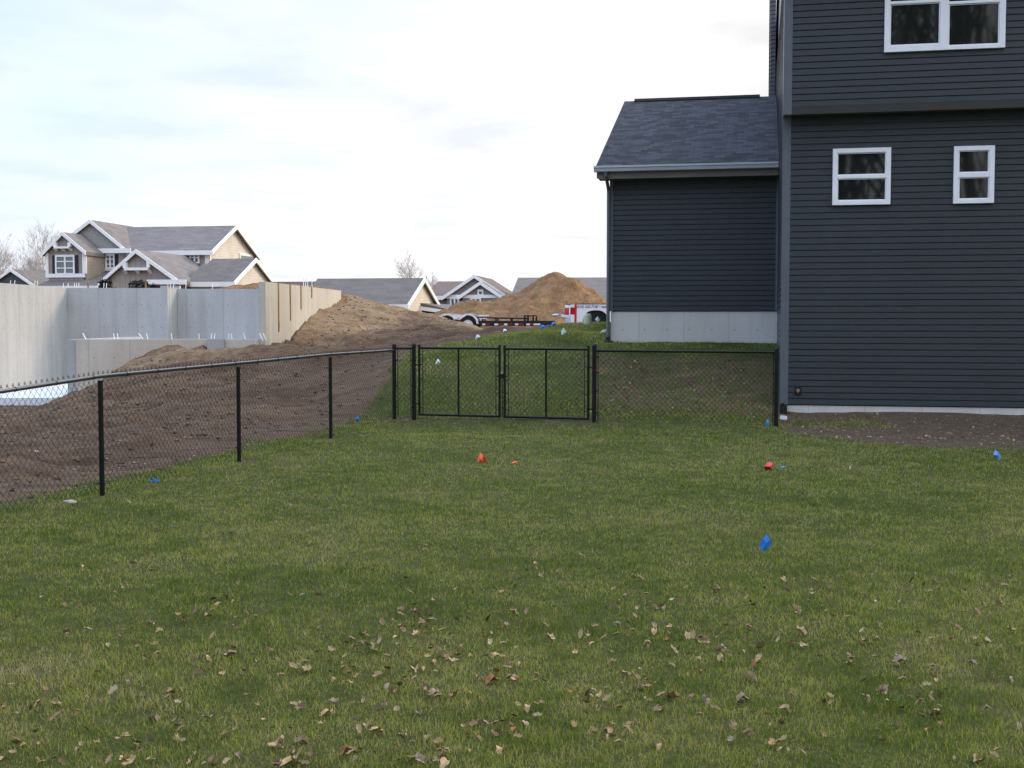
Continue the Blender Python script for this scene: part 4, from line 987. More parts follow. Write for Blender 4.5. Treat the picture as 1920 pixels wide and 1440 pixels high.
mb = MB(); mb.tube([at(932, 705), at(951, 705.5)], .016, 8); mb.box(tuple(at(937, 710)-Vector((0, .03, 0))), tuple(at(946, 701)+Vector((0, .03, 0)))); mb.build('latch', M['black'], G1)
mb = MB(); mb.tube([at(941.6, 711), at(941.6, 783)], .009, 8); mb.tube([at(941.6, 736), at(946, 736)], .008, 6); mb.tube([at(941.6, 765), at(946, 765)], .008, 6); mb.build('drop_rod', M['black'], G2)

# ------------------------------------------------------------------ trailer
def ang(px, d): return (px-960)/FPX*d
TY = 49.0; k_ = FPX/TY
def tx(px): return (px-960)/k_
def tz(py, Y=TY): return P(960, py, Y).z
TR = thing('flatbed_trailer', 'black tandem axle flatbed trailer with white fenders in front of the dirt mound', 'trailer', (0, TY, 0), R(-1.5))
x0, x1 = tx(895), tx(1040); zd_ = tz(601.5); zb_ = tz(611.5); wx0 = tx(800)
mb = MB(); mb.box((wx0, 0, zb_), (x1, .12, zd_)); mb.box((wx0, 1.95, zb_), (x1, 2.07, zd_)); mb.box((wx0, .12, zd_-.1), (x1-.9, 1.95, zd_-.04))
for i in range(7): mb.box((wx0+.2+i*.75, .12, zb_+.02), (wx0+.28+i*.75, 1.95, zd_-.11))
mb.build('deck_frame', M['blackmetal'], TR)
mb = MB()
for y in (.03, 2.03):
    mb.tube([(tx(893), y, tz(595)), (tx(985), y, tz(597))], .035, 8)
    for px in (905, 930, 958): mb.box((tx(px)-.03, y-.03, zd_), (tx(px)+.03, y+.03, tz(596)))
mb.build('side_rail', M['blackmetal'], TR)
mb = MB()
for px in (984, 990, 1000, 1006): mb.box((tx(px)-.045, -.02, zd_), (tx(px)+.035, .05, tz(591 + (px-984)*.12)))
mb.box((tx(983), -.015, tz(593)), (tx(1007), .045, tz(591))); mb.box((tx(983), -.012, tz(599)), (tx(992), .04, tz(596))); mb.build('stake_rack', M['blackmetal'], TR)
mb = MB(); mb.box((tx(897), .3, tz(593)), (tx(917), .34, tz(590.5))); mb.box((tx(899), -.018, tz(598)), (tx(913), -.002, tz(596.6))); mb.build('wood_board', M['offwhite'], TR)
for i, (pa, pb, c) in enumerate(((904, 910, 'tapew'), (910.5, 917.5, 'red'), (927, 934, 'tapew'), (934.5, 941.5, 'red'), (945, 951.5, 'tapew'), (952, 960, 'red'), (965.5, 972, 'tapew'), (972.5, 982, 'red'), (987, 993.5, 'tapew'), (994, 1000, 'red'), (1000.5, 1013, 'tapew'))):
    mb = MB(); mb.box((tx(pa), -.008, tz(610)), (tx(pb), -.001, tz(606.5))); mb.build('reflector_tape', M['tapered' if c == 'red' else c], TR)
for yy in (-.30, 2.10):
    mb = MB(); cxs = (tx(838), tx(878)); rf = .42; zc_ = tz(587.5) - rf
    def fpt(x):
        zs_ = [zc_ + math.sqrt(max(rf*rf-(x-c)**2, 0)) if abs(x-c) < rf else zc_ for c in cxs]; return max(zs_)
    outer = []
    for i in range(61):
        x = cxs[0]-rf + (cxs[1]-cxs[0]+2*rf)*i/60; outer.append((x, max(fpt(x), tz(597.5) if cxs[0] < x < cxs[1] else zc_-.02)))
    n = len(outer); rim_w = .07
    vs = [(x, yy, z) for x, z in outer] + [(x, yy+.26, z) for x, z in outer]; mb.add(vs, [(i, i+1, n+i+1, n+i) for i in range(n-1)])
    inn = []
    for x, z in outer:
        c = min(cxs, key=lambda c: abs(x-c)); v_ = Vector((x-c, z-zc_)); v_ = v_*(1-rim_w/max(v_.length, .1)); inn.append((c+v_.x, zc_+v_.y))
    face_y = yy if yy < 1 else yy+.26
    vs = [(x, face_y, z) for x, z in outer] + [(x, face_y, z) for x, z in inn]; mb.add(vs, [(i, i+1, n+i+1, n+i) for i in range(n-1)]); 
    mid = (cxs[0]+cxs[1])/2; mb.add([(mid-.2, face_y+.002, tz(590)), (mid+.2, face_y+.002, tz(590)), (mid, face_y+.002, tz(598))], [(0, 1, 2)])
    f = mb.build('fender', M['truckwhite'], TR); sol = f.modifiers.new('thickness', 'SOLIDIFY'); sol.thickness = .012
    for c in cxs:
        w = MB(); w.lathe([(.20, .0), (.33, .0), (.36, .03), (.36, .19), (.33, .22), (.20, .22)], (c, yy+.02, tz(587.5)-.46), 28, 'y'); w_ = w.build('tyre', M['rubber'], TR, True)
        w = MB(); w.lathe([(.02, -.010), (.06, -.03), (.09, -.006), (.17, -.002), (.205, -.02), (.205, .2)], (c, yy+.02, tz(587.5)-.46), 24, 'y'); w.build('rim', M['rim'], w_, True)

# ------------------------------------------------------------------ pickup truck (its front is hidden by the garage)
KY = 45.5
TK = thing('pickup_truck', 'white work pickup with red tail stripe, tailgate down, half hidden by the slate garage', 'truck', tuple(P(1077.5, 600, KY)*1.0), R(4))
TK.location.z = 0
zt_ = tz(570.5, KY); kx = FPX/KY
def bx_(px): return (px-1077.5)/kx/math.cos(R(4))
gnd = zt_ - 1.38
def arch_poly(x0, x1, z0, z1, c, rw, rh):
    pts = [(x0, z0), (x0, z1), (x1, z1), (x1, z0)]
    for i in range(17):
        a = math.pi*i/16; pts.append((c + rw*math.copysign(abs(math.cos(a))**.75, math.cos(a)), z0 + (rh-z0)*abs(math.sin(a))**.6))
    return pts
wc = (bx_(1091) + bx_(1141))/2 + .02; rw = (bx_(1141)-bx_(1091))/2; zb0 = gnd + .42; rh = tz(582, KY)
for y0, y1 in ((0, .09), (1.80, 1.89)):
    mb = MB(); mb.extrude(arch_poly(0, 2.05, zb0, zt_, wc, rw, rh), 't', y0, y1); mb.build('bed_side', M['truckwhite'], TK, bevel=.01)
mb = MB(); mb.box((.02, .09, zb0+.1), (2.05, 1.8, zb0+.18)); mb.box((1.98, .09, zb0+.18), (2.04, 1.8, zt_-.03)); mb.box((wc-.55, .10, zb0+.0), (wc+.55, .4, rh+.02)); mb.box((wc-.55, 1.5, zb0), (wc+.55, 1.79, rh+.02)); mb.build('bed_liner', M['darkplastic'], TK)
mb = MB(); mb.box((-.004, -.004, zt_-.004), (2.05, .094, zt_+.02)); mb.box((-.004, 1.796, zt_-.004), (2.05, 1.894, zt_+.02)); mb.build('bed_rail_cap', M['darkplastic'], TK)
# wrapped red band and tail lamps at the rear corner
mb = MB(); mb.box((-.006, -.007, zb0-.02), (.075, .03, zt_+.022)); mb.build('red_stripe', M['red'], TK)
for y0, y1 in ((-.004, .10), (1.79, 1.894)):
    mb = MB(); mb.box((-.16, y0, tz(590, KY)), (-.007, y1, tz(576.5, KY))); mb.build('tail_light', M['lens'], TK, bevel=.015)
    mb = MB(); mb.box((-.15, y0+.002, tz(576.3, KY)), (-.007, y1-.002, zt_-.01)); mb.build('bed_corner', M['truckwhite'], TK, bevel=.01)
    mb = MB(); mb.box((-.15, y0+.002, zb0), (-.007, y1-.002, tz(590.2, KY))); mb.build('bed_corner', M['truckwhite'], TK, bevel=.01)
mb = MB(); zg_ = tz(592, KY); mb.extrude([(-.66, zg_+.04), (-.63, zg_-.01), (-.16, zg_-.10), (-.16, zg_+.0), (-.62, zg_+.075)], 't', .12, 1.77); mb.build('tailgate', M['truckwhite'], TK, bevel=.008)
mb = MB(); mb.box((-.60, .115, zg_+.005), (-.50, .119, zg_+.045)); mb.build('tailgate_handle', M['darkplastic'], TK)
mb = MB(); mb.extrude([(-.24, gnd+.42), (-.28, gnd+.60), (-.165, gnd+.62), (-.165, gnd+.42)], 't', .05, 1.84); mb.build('bumper', plain('bumper_steel', (.20, .17, .16), .35, .5), TK)
# cab
mb = MB(); mb.extrude([(2.1, gnd+.42), (2.1, zt_-.1), (2.2, zt_+.05), (2.35, zt_+.5), (3.55, zt_+.5), (4.3, zt_-.02), (5.5, zt_-.12), (5.62, zt_-.5), (5.6, gnd+.35), (5.3, gnd+.35), (5.25, gnd+.8), (5.0, gnd+.92), (4.6, gnd+.92), (4.4, gnd+.8), (4.35, gnd+.38)], 't', .03, 1.86); mb.build('cab', M['truckwhite'], TK, bevel=.02)
mb = MB(); 
for y in (.022, 1.862): mb.box((2.4, y, zt_+.05), (3.45, y+.006, zt_+.42))
mb.build('cab_window', M['glass'], TK)
for x in (wc, 4.8):
    for y in (.03, 1.62):
        w = MB(); w.lathe([(.22, .0), (.36, .0), (.39, .03), (.39, .21), (.36, .24), (.22, .24)], (x, y, gnd+.39), 28, 'y'); w_ = w.build('tyre', M['rubber'], TK, True)
        w = MB(); w.lathe([(.03, -.02), (.08, -.03), (.18, -.003), (.225, -.02), (.225, .2)], (x, y, gnd+.39), 24, 'y'); w.build('rim', M['blackmetal'], w_, True)
cu = bpy.data.curves.new('bed_lettering', 'FONT'); cu.body = '(616) 243.7100 \u2022 metr'; cu.size = .135; cu.shear = .25; cu.extrude = .002; cu.offset = .0035; cu.space_character = 1.06
tmp = bpy.data.objects.new('bed_lettering', cu); COL.objects.link(tmp); bpy.context.view_layer.update()
me = bpy.data.meshes.new_from_object(tmp.evaluated_get(bpy.context.evaluated_depsgraph_get())); COL.objects.unlink(tmp); bpy.data.objects.remove(tmp)
me.materials.clear(); me.materials.append(M['ink'])
wtxt = max(v.co.x for v in me.vertices); fit = (bx_(1141)-bx_(1080.5)) / wtxt
tx_ = bpy.data.objects.new('lettering', me); COL.objects.link(tx_); tx_.parent = TK; tx_.location = (bx_(1080.5), -.005, tz(577.2, KY)); tx_.rotation_euler = (math.pi/2, 0, 0); tx_.scale = (fit, 1.0, 1)

# utility pedestal, rock
q = ground_at(1101.5, 608); Yp = q.y
wpx = 15/FPX*Yp; zt_p = P(1101, 588, Yp).z
pd = thing('utility_pedestal', 'pale green plastic utility pedestal on the grass crest before the truck', 'pedestal', (q.x, q.y, q.z))
mb = MB(); hh = zt_p - q.z; r = wpx/2
mb.lathe([(r, -.1), (r, hh-.06), (r*.92, hh-.02), (r*.7, hh)], (0, 0, 0), 18); mb.build('housing', M['greenped'], pd, True)
mb = MB(); mb.lathe([(r*1.04, .03), (r*1.04, .07)], (0, 0, 0), 18); mb.build('collar', M['greenped'], pd, True)
q = ground_at(1131.5, 625); bm = bmesh.new(); bmesh.ops.create_icosphere(bm, subdivisions=3, radius=.055)
for v in bm.verts:
    n = fbm(np.array([v.co.x*22+5]), np.array([v.co.y*22+v.co.z*15]), 3)[0]; v.co *= .75+.6*n; v.co.x *= 1.6; v.co.z *= .8
me = bpy.data.meshes.new('rock'); bm.to_mesh(me); bm.free(); me.materials.append(M['rock'])
o = bpy.data.objects.new('rock', me); COL.objects.link(o); o.location = q + Vector((0, 0, .03)); o.rotation_euler = (0, -.5, 0); tag(o, 'pale greenish rock in the grass beside the garage downspout', 'rock')
q = ground_at(132, 946); me2 = me.copy(); me2.materials.clear(); me2.materials.append(plain('pale_stone', (.42, .36, .30), .9, .2, .2, 20))
o = bpy.data.objects.new('rock', me2); COL.objects.link(o); o.location = q + Vector((0, 0, .02)); o.scale = (.75, .6, .6); tag(o, 'pinkish pale stone under the left fence near the nearest post', 'rock')
q = FH.w(.02, -.45); zq = GZ(q.x, q.y); mb = MB(); mb.box((-.04, -.06, -.03), (.04, .06, .04)); o = mb.build('concrete_block', plain('white_block', (.62, .66, .66), .8, .2), None, bevel=.01); o.location = P(1469, 784, 20.3); o.rotation_euler = (0, .1, .3); tag(o, 'small white block below the drain elbow at the house corner', 'block')

# ------------------------------------------------------------------ marker flags
def flag(label, poly, mat, Y=None, base=None, fold=.03, wire=True, group='marker flags in the grass', lay=False):
    """poly: pixel outline of the cloth (closed); built as a creased vinyl sheet on a wire pin at its real distance"""
    cx = sum(p[0] for p in poly)/len(poly); yb = base if base else max(p[1] for p in poly)
    g_ = ground_at(cx, yb); Yf = g_.y
    t = thing('marker_flag', label, 'flag', tuple(g_), 0, group)
    pts = [P(px, py, Yf) - g_ for px, py in poly]; c = sum(pts, Vector())/len(pts); n = len(pts)
    # subdivided fan with a crease and a slight belly
    r = random.Random(int(cx*7+yb)); fold *= .9; V = [c + Vector((0, -fold, 0))]; Fc = []; K = 2
    for i, p in enumerate(pts):
        off_ = r.uniform(-fold, fold)
        for k in range(1, K+1):
            f = k/K; q = c.lerp(p, f); q.y += -fold*(1-f) + off_*f; V.append(q)
    for i in range(n):
        j = (i+1) % n; a0, b0 = 1+i*K, 1+j*K; Fc.append((0, a0, b0))
        for k in range(K-1): Fc.append((a0+k, a0+k+1, b0+k+1, b0+k))
    me = bpy.data.meshes.new('flag_cloth'); me.from_pydata([tuple(v) for v in V], [], Fc)
    me.materials.append(mat); o = bpy.data.objects.new('flag_cloth', me); COL.objects.link(o); o.parent = t
    sol = o.modifiers.new('thickness', 'SOLIDIFY'); sol.thickness = .0012
    if wire:
        top = max(pts, key=lambda v: v.z); mb = MB(); mb.tube([(top.x, top.y+.012, top.z+.012), (top.x*.5, .012, top.z*.4), (0, .01, -.06)], .0019, 5); mb.build('wire_pin', M['wire'], t)
    return t
flag('upright bright blue flag, nearest the viewer in the open lawn', [(1437, 1002.5), (1430, 1009), (1424.5, 1021), (1427, 1036.5), (1437, 1031), (1449, 1021), (1443, 1010)], M['flag_blue'], fold=.025)
flag('crumpled red flag in the lawn beside a flat blue one', [(1430, 873), (1439, 869), (1443, 866), (1449, 869), (1447, 878), (1437, 884), (1434, 877)], M['flag_red'], fold=.07)
flag('blue flag lying flat beside the crumpled red one', [(1456, 877.5), (1463, 874.5), (1475, 874), (1472, 878), (1462, 880)], M['flag_paleblue'], fold=.02, wire=False)
flag('peaked orange red flag standing in the lawn before the gates', [(900, 848), (895, 860), (896, 868), (903, 868), (906, 866), (906, 854)], M['flag_orange'], fold=.03)
flag('dark red folded flag touching the peaked orange one', [(905, 855), (910, 857), (915, 864), (913, 867), (906, 866)], M['flag_red'], fold=.03, wire=False)
flag('small orange flag scrap lying right of the peaked one', [(956.5, 869), (963, 866), (966, 863.5), (972, 866), (970, 870), (963, 871)], M['flag_orange'], fold=.02, wire=False)
flag('pale blue flag leaning at the edge of the bare bed by the house', [(1866, 843), (1861, 852), (1866, 859), (1873, 864), (1878, 857), (1871, 847)], M['flag_paleblue'], fold=.03)
flag('narrow blue flag at the foot of the fence end post by the house', [(1441, 785), (1436, 791), (1434, 797), (1440, 801), (1441.5, 795)], M['flag_blue'], fold=.02)
flag('blue flag lying flat under the left fence near its second post', [(278, 900), (287, 897), (297, 898.5), (300, 901), (293, 905), (283, 904)], M['flag_blue'], fold=.02, wire=False)
flag('blue flag behind the left fence mesh before the corner post', [(666, 783), (672, 781), (675, 787), (671, 789), (667, 787)], M['flag_blue'], base=791, fold=.02)
flag('white flag behind the left gate leaf', [(820, 673), (816, 683), (821, 685.5), (826, 680), (824, 675)], M['flag_white'], base=689)
flag('white flag above the left gate leaf at the edge of the grass', [(893.5, 627.5), (891, 636.5), (896, 636), (901, 632), (898, 628)], M['flag_white'], base=643)
flag('white flag farthest up the bank at the dirt edge', [(944, 617), (943, 623), (948, 622), (951, 619.5), (948, 616.8)], M['flag_white'], base=628)
flag('tall white kite shaped flag on the bank below the blue cluster', [(1056.5, 614), (1052, 622), (1053, 628.5), (1057, 626.5), (1062, 623)], M['flag_white'], base=631)
flag('white diamond flag in front of the truck wheel', [(1120.5, 593), (1115.5, 599), (1121, 604), (1125.5, 600)], M['flag_white'], base=606.5)
flag('leftmost blue flag of the cluster on the bank crest', [(1016, 609), (1013, 615), (1017, 617), (1022, 614), (1020, 609)], M['flag_blue'], base=618)
flag('small middle blue flag of the cluster on the bank crest', [(1026, 609), (1024, 613), (1028, 614.5), (1031, 612), (1029, 609)], M['flag_blue'], base=615.5)
flag('highest rightmost blue flag of the cluster on the bank crest', [(1037, 603), (1033.5, 608), (1036, 612), (1042, 610), (1041, 605)], M['flag_blue'], base=614)

# ------------------------------------------------------------------ fallen oak leaves
def leaf_mesh(seed, size=.075):
    r = random.Random(seed); n = 28; V, Fc = [], []; curl = r.uniform(-1, 1); fold_ = r.uniform(.4, 1.6); asp = r.uniform(.5, .68)
    outl = []
    for i in range(n):
        a = 2*math.pi*i/n; lobe = 1 - .30*(.5+.5*math.cos(a*7+.6)) + r.uniform(-.06, .06); x = math.cos(a)*lobe; y = math.sin(a)*lobe*asp; outl.append((x, y))
    def lift(x, y): return .35*fold_*abs(y)/asp*1.1 + .5*curl*x*x + .10*math.sin(x*5+seed)*abs(y)*2
    rings = 4
    V.append((0, 0, lift(0, 0)*size))
    for k in range(1, rings+1):
        for x, y in outl:
            f = k/rings; xx, yy = x*f, y*f; V.append((xx*size*.62, yy*size*.62, lift(xx, yy)*size*.8))
    for i in range(n): Fc.append((0, 1+i, 1+(i+1) % n))
    for k in range(rings-1):
        for i in range(n): j = (i+1) % n; a = 1+k*n; Fc.append((a+i, a+n+i, a+n+j, a+j))
    b = len(V); s_ = size                                     # stalk
    for x in (-.6, -.95):
        for yy, zz2 in ((-.006, 0), (.006, 0), (0, .012)): V.append((x*s_*.62, yy*s_*2.2, lift(x, 0)*s_*.8+zz2*s_*2))
    Fc += [(b, b+1, b+4, b+3), (b+1, b+2, b+5, b+4), (b+2, b, b+3, b+5)]
    return V, Fc
LEAFM = []
for k in range(10):
    V, Fc = leaf_mesh(k*13+1); per = []
    for m_ in ('leaf_tan', 'leaf_grey', 'leaf_orange'):
        me = bpy.data.meshes.new('oak_leaf'); me.from_pydata(V, [], Fc); me.materials.append(M[m_]); me.polygons.foreach_set('use_smooth', [True]*len(me.polygons)); per.append(me)
    LEAFM.append(per)
spots = []
ZA = '365,55 1700,45 1195,105 1075,200 1180,235 1450,190 1775,190 1710,275 320,295 980,275 1125,260 1190,305 1560,320 280,350 690,355 930,365 1085,355 1610,390 700,405 635,440 445,455 760,460 940,420 1040,435 1245,475 1210,540 1335,540 1465,490 1650,490 235,550 200,575 300,595 575,595 1070,575 1140,590 1740,580 1820,560 470,665 600,690 800,630 880,710 1520,650 1620,700 1780,670 905,750 1205,790 1475,790 1355,820 1545,845 240,845 480,835 610,850 820,875 435,915 390,990 720,1005 1110,925 1530,990 1890,900 1850,995 790,1050 110,1070 65,1130 255,1100 1445,1075 1525,1110 1660,1065 1780,1060 1160,1105 210,1185 590,1190 640,1235 950,1190 1300,1200 1220,1250 1080,1255 1470,1180 1695,1180 90,1245 160,1255 240,1255 1290,1280 95,1155'
ZB = '140,45 745,105 730,135 165,130 1235,215 1375,250 1625,155 1700,150 1715,340 650,280 800,305 865,320 920,325 635,405 725,450 855,455 945,430 690,490 455,465 480,530 225,490 930,490 1045,475 1145,495 815,520 375,600 1250,545 1390,565 1495,515 1120,615 1260,610 600,650 145,735 680,720 1050,730 1140,690 1430,745 765,810 920,785 675,835 965,865 340,830 465,860 535,855 1150,885 1380,870 640,925 880,940 1125,975 505,920 180,915 570,1050 560,1095 640,1130 1540,1015 1430,1060 1320,1030 1320,1110 1560,1135 860,1145 1460,660 690,1020'
ZC = '490,75 890,120 405,170 385,300 1310,305 1400,280 1245,365 1065,365 905,420 955,465 695,510 375,490 650,550 865,615 945,595 1235,610 1385,605 1545,625 1410,445 185,555 70,760 790,790 525,835 1020,825 1330,710 230,875 345,880 95,950 1115,885 1545,890 920,960 1080,995 1250,965 1345,1070 1060,1085 755,1055 1165,1180 1140,1230 1270,1235 740,1195 780,1230 815,1130 215,1135 220,1205 465,1140 530,1265 140,1130 1430,1200 15,890 450,945 15,1195'
ZD = '550,45 925,125 510,190 910,220 1050,180 815,310 1570,145 1410,205 575,270 465,255 300,345 140,390 465,425 1385,340 1490,325 680,490 650,565 580,595 170,615 145,525 285,650 485,715 540,695 820,715 1030,565 1410,580 1570,515 1310,720 660,800 1065,825 485,885 1560,830 1490,885 885,940 1035,930 700,905 300,990 750,970 600,975 940,985 45,1055 1405,1035 800,1140 1095,1130 1010,1175 300,1215 710,1230 20,1320 1340,1385 1185,1360 1620,1165 1060,1050'
for txt, ox, oy, s_ in ((ZA, 500, 1100, 3.84), (ZB, 960, 1040, 3.2), (ZC, 0, 1040, 3.2), (ZD, 1460, 1040, 3.6)):
    for p in txt.split():
        a, b = map(float, p.split(',')); spots.append((ox + a/s_, oy + b/s_))
spots = spots[:294]
labs = ('dry tan oak leaf lying curled on the lawn', 'weathered grey brown oak leaf lying on the lawn', 'rusty orange oak leaf lying curled on the lawn')
grp = ('tan oak leaves on the lawn', 'grey brown oak leaves on the lawn', 'rusty orange oak leaves on the lawn')
rl_ = random.Random(3)
for (px, py) in spots:
    d = ray(px, py); s_ = (0.015 - CAMH)/d.z; q = CAM + d*s_
    x = rl_.random(); kcol = 0 if x < .56 else (1 if x < .90 else 2)
    o = bpy.data.objects.new('oak_leaf', rl_.choice(LEAFM)[kcol]); COL.objects.link(o)
    o.location = (q.x, q.y, GZ(q.x, q.y) + rl_.uniform(.006, .020)); o.rotation_euler = (rl_.gauss(0, .42), rl_.gauss(0, .42), rl_.uniform(0, 6.28))
    k = .38 + .56*rl_.random()**1.7; o.scale = (k, k*rl_.uniform(.7, 1.1), k); tag(o, labs[kcol], 'leaf', grp[kcol])
# the many smaller leaves and scraps farther off
V, Fc = leaf_mesh(77, .055); V = np.array(V); tri = []
for f in Fc:
    tri.append(f[:3]);
    if len(f) == 4: tri.append((f[0], f[2], f[3]))
tri = np.array(tri); nl = 1060; VV, FF, TT = [], [], []
for i in range(nl):
    if i < 600:
        if i < 440: sp = spots[int(rng.integers(len(spots)))]; px, py = sp[0]+rng.normal(0, 28), min(sp[1]+rng.normal(0, 12), 1438)
        else: px, py = rng.uniform(0, 1920), 830 + 400*rng.uniform(0, 1)
        d = ray(px, py); q = CAM + d*((0-CAMH)/d.z); x, y = q.x, q.y
        if x < lfence_x(y)+.1 or y > 20: continue
    elif i < 920: x, y = rng.uniform(1.2, 4.3), 0; y = gfence_y(x) + rng.uniform(.3, 4)
    elif i < 1000: x = rng.uniform(-2, 1.2); y = gfence_y(x) + rng.uniform(.1, 3.5)
    else:
        u_ = rng.uniform(0, 5); q = FH.w(u_, -rng.uniform(.3, 3.2)); x, y = q.x, q.y
    a = rng.uniform(0, 6.28); s_ = rng.uniform(.3, .85)*(1.35 if i >= 600 else 1); tl = rng.normal(0, .4, 2); c_, n_s = math.cos(a), math.sin(a)
    v = V*s_; v = np.stack([v[:, 0]*c_-v[:, 1]*n_s, v[:, 0]*n_s+v[:, 1]*c_, v[:, 2]+v[:, 0]*tl[0]+v[:, 1]*tl[1]], 1); v += [x, y, GZ(x, y)+rng.uniform(.015, .03)]
    FF.append(tri+sum(len(k) for k in VV)); VV.append(v); TT.append(np.full(len(v), rng.uniform(0, 1)))
t = NT('small_leaf_litter'); col = t.ramp(t.attr('tint'), [(0, (.10, .07, .045)), (.4, (.25, .17, .09)), (.88, (.30, .225, .13)), (1, (.38, .32, .23))]); M['litter'] = t.fin(col, .9, .03)
o = np_mesh('leaf_litter', np.concatenate(VV), np.concatenate(FF), M['litter'], {'tint': np.concatenate(TT)}); tag(o, 'scattered small dead leaves and scraps over lawn and bank', 'leaves', kind='stuff')

# ------------------------------------------------------------------ earth clods
def clods(name, label, n, sample, smin, smax, tint_lo=0, tint_hi=1):
    base = np.array([(1,0,0),(-1,0,0),(0,1,0),(0,-1,0),(0,0,1),(0,0,-1)], float); fc = np.array([(0,2,4),(2,1,4),(1,3,4),(3,0,4),(2,0,5),(1,2,5),(3,1,5),(0,3,5)])
    X, Y = sample(n); n = len(X); sz = smin + (smax-smin)*rng.uniform(0, 1, n)**3
    V = base[None]*rng.uniform(.5, 1.3, (n, 6, 1))*np.stack([sz*rng.uniform(.7, 1.6, n), sz, sz*.6], 1)[:, None, :]; a = rng.uniform(0, 6.28, n); c, s_ = np.cos(a)[:, None], np.sin(a)[:, None]
    V = np.stack([V[..., 0]*c-V[..., 1]*s_, V[..., 0]*s_+V[..., 1]*c, V[..., 2]], -1); V += np.stack([X, Y, GZv(X, Y)+sz*.15], 1)[:, None, :]
    F_ = (fc[None] + (np.arange(n)*6)[:, None, None]).reshape(-1, 3); tt_ = np.repeat(tint_lo + (tint_hi-tint_lo)*rng.uniform(0, 1, n)**1.3, 6)
    o = np_mesh(name, V.reshape(-1, 3), F_, M['clod'], {'tint': tt_}); tag(o, label, 'soil', kind='stuff')
def s_dirt(n):
    Y = rng.uniform(9.5, 38, n); X = rng.uniform(-15, 0, n); k = (X < boundary_x(Y)+.15) & (X > -.46*Y) & ~((X > -1.6) & (Y > 27)) & ~((X > FX0-.4) & (X < FX1+.35) & (Y > FY0-.3) & (Y < FYR+1.8)); return X[k], Y[k]
clods('soil_clods', 'lumps of earth strewn over the bare dirt slope', 26000, s_dirt, .006, .042, .12, .95)
def s_bed(n):
    u_ = rng.uniform(0, 6, n); q = -rng.uniform(.02, 4.0, n); X = HX + FH.u.x*u_ + FH.t.x*q; Y = HY + FH.u.y*u_ + FH.t.y*q; k = masks(X, Y)[1] > .45
    X2 = rng.uniform(1.1, 4.5, n); Y2 = gfence_y(X2) + rng.uniform(.3, 4, n); return np.concatenate([X[k], X2[:n//3]]), np.concatenate([Y[k], Y2[:n//3]])
clods('gravelly_debris', 'stones and debris on the bare bed by the house and the bank', 2600, s_bed, .006, .032, .2, 1)

# ------------------------------------------------------------------ grass
def blades(X, Y, hgt, wid, tint, lean):
    n = len(X); Z = GZv(X, Y); a = rng.uniform(0, 2*np.pi, n); dx, dy = np.cos(a), np.sin(a); b = rng.uniform(0, 2*np.pi, n); lx, ly = np.cos(b)*lean*hgt, np.sin(b)*lean*hgt
    hw = wid/2; P0 = np.stack([X-dx*hw, Y-dy*hw, Z-.004], 1); P1 = np.stack([X+dx*hw, Y+dy*hw, Z-.004], 1)
    mx, my, mz = X+lx*.35, Y+ly*.35, Z+hgt*.58; P2 = np.stack([mx+dx*hw*.8, my+dy*hw*.8, mz], 1); P3 = np.stack([mx-dx*hw*.8, my-dy*hw*.8, mz], 1)
    P4 = np.stack([X+lx, Y+ly, Z+hgt*(1-.25*lean)], 1)
    V = np.stack([P0, P1, P2, P3, P4], 1).reshape(-1, 3); k = (np.arange(n)*5)[:, None]
    F_ = np.concatenate([k+np.array([[0, 1, 2]]), k+np.array([[0, 2, 3]]), k+np.array([[3, 2, 4]])], 0)
    return V, F_, np.repeat(tint, 5)
def lawn_sample():
    N = 800000; y0, y1 = 3.9, 21.3
    # density per m2 falls with the square of distance; importance-sample Y, uniform X
    u_ = rng.uniform(0, 1, N); Y = y0*(y1/y0)**u_; wd_ = .46*Y + 2.5; X = rng.uniform(-1, 1, N)*wd_; return X, Y
X, Y = lawn_sample()
tf, bd, sd = masks(X, Y); ing = (X > lfence_x(Y)-.5)
u = (X-HX)*FH.u.x+(Y-HY)*FH.u.y; tt = (X-HX)*FH.t.x+(Y-HY)*FH.t.y
k = ing & (rng.uniform(0, 1, len(X)) < np.clip(tf*1.05-.02, 0, 1)*(1-np.clip(bd*1.25, 0, .97))) & ~((u > -.05) & (tt > -.05)); X, Y = X[k], Y[k]
cl = vn(X*14, Y*14, 301)*.6 + vn(X*31, Y*31, 303)*.4                 # tufts with gaps between them
k = rng.uniform(0, 1, len(X)) < np.clip(.42 + 1.7*(cl-.22), .2, 1); X, Y, cl = X[k], Y[k], cl[k]
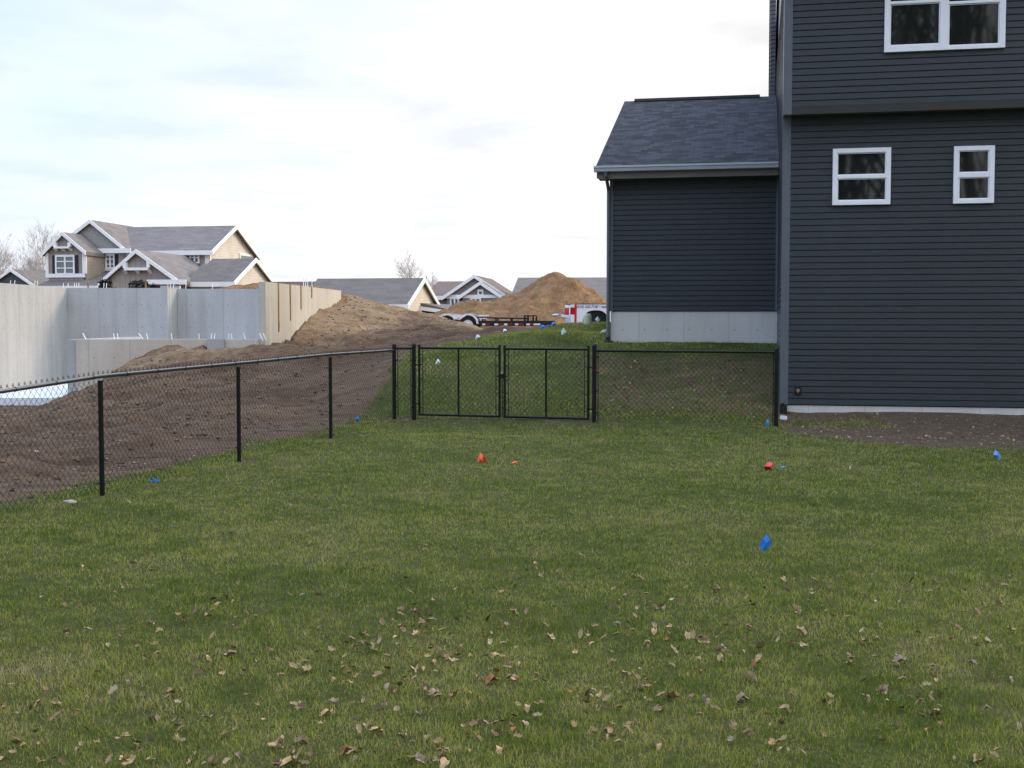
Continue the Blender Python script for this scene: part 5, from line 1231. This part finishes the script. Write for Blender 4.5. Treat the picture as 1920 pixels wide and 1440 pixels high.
def lawn_tint(X, Y):
    p = fbm(X*.55, Y*.55, 61, 4); p2 = fbm(X*2.3, Y*2.3, 67, 3); p3 = vn(X*9, Y*9, 71)
    t_ = .425 + (p-.5)*.50 + (p2-.5)*.62 + (p3-.5)*.50 + rng.normal(0, .26, len(X)) + .10*sstep(7, 15, Y) - .05*(1-sstep(5, 8, Y))
    for (px, py, r_, s_) in ((75, 1250, .26, .36), (20, 1258, .22, .25), (235, 1290, .18, .22), (710, 1240, .35, .22), (920, 1018, .45, .2), (1720, 1215, .35, .18)):
        q = CAM + ray(px, py)*((0-CAMH)/ray(px, py).z); t_ += s_*np.exp(-(((X-q.x)**2+(Y-q.y)**2*.5)/r_**2))
    return np.clip(t_ + (rng.uniform(0, 1, len(X)) < .06)*.45 - (rng.uniform(0, 1, len(X)) < .12)*.25 - .07, 0, 1)
dist = np.maximum(Y, 4); tn = lawn_tint(X, Y)
hg = rng.uniform(.014, .046, len(X))*(.55+.8*fbm(X*1.6, Y*1.6, 81, 3))*(.7+.6*cl)*(1-.25*tn); wd_ = .0020*(dist/5)**.85*rng.uniform(.7, 1.3, len(X))
V, F_, tn5 = blades(X, Y, hg, wd_, tn, np.abs(rng.normal(.75, .4, len(X))))
o = np_mesh('lawn_grass', V, F_, M['grass'], {'tint': tn5}); tag(o, 'short green and straw coloured lawn grass', 'grass', kind='stuff')
N = 150000; Y = rng.uniform(12, 33, N); X = rng.uniform(-6, 6, N); tf, bd, sd = masks(X, Y); beyond = (X < lfence_x(Y)) | (Y > gfence_y(X)+.05)
u = (X-HX)*FH.u.x+(Y-HY)*FH.u.y; tt = (X-HX)*FH.t.x+(Y-HY)*FH.t.y
k = beyond & (rng.uniform(0, 1, N) < tf**1.7) & ~((u > g_uL-.05) & (tt > TG-.02)) & ~((u > -.05) & (tt > -.05)); X, Y = X[k], Y[k]
right = sstep(.6, 1.8, X)*(Y < 25)
strip = (X < lfence_x(Y)+.1) & (Y < 20.6)
tn = np.clip(.40 + (fbm(X*.8, Y*.8, 91)-.5)*1.1 + (fbm(X*3, Y*3, 97)-.5)*.6 + rng.normal(0, .13, len(X)) + (rng.uniform(0, 1, len(X)) < .04)*.5 - .16*right, 0, 1)
V, F_, tn5 = blades(X, Y, rng.uniform(.022, .062, len(X))*np.where(strip, .8, 1), .0085*rng.uniform(.7, 1.3, len(X)), tn, np.abs(rng.normal(.65, .35, len(X))))
o = np_mesh('bank_grass', V, F_, M['grass'], {'tint': tn5}); tag(o, 'dark green grass on the bank beyond the fence', 'grass', kind='stuff')
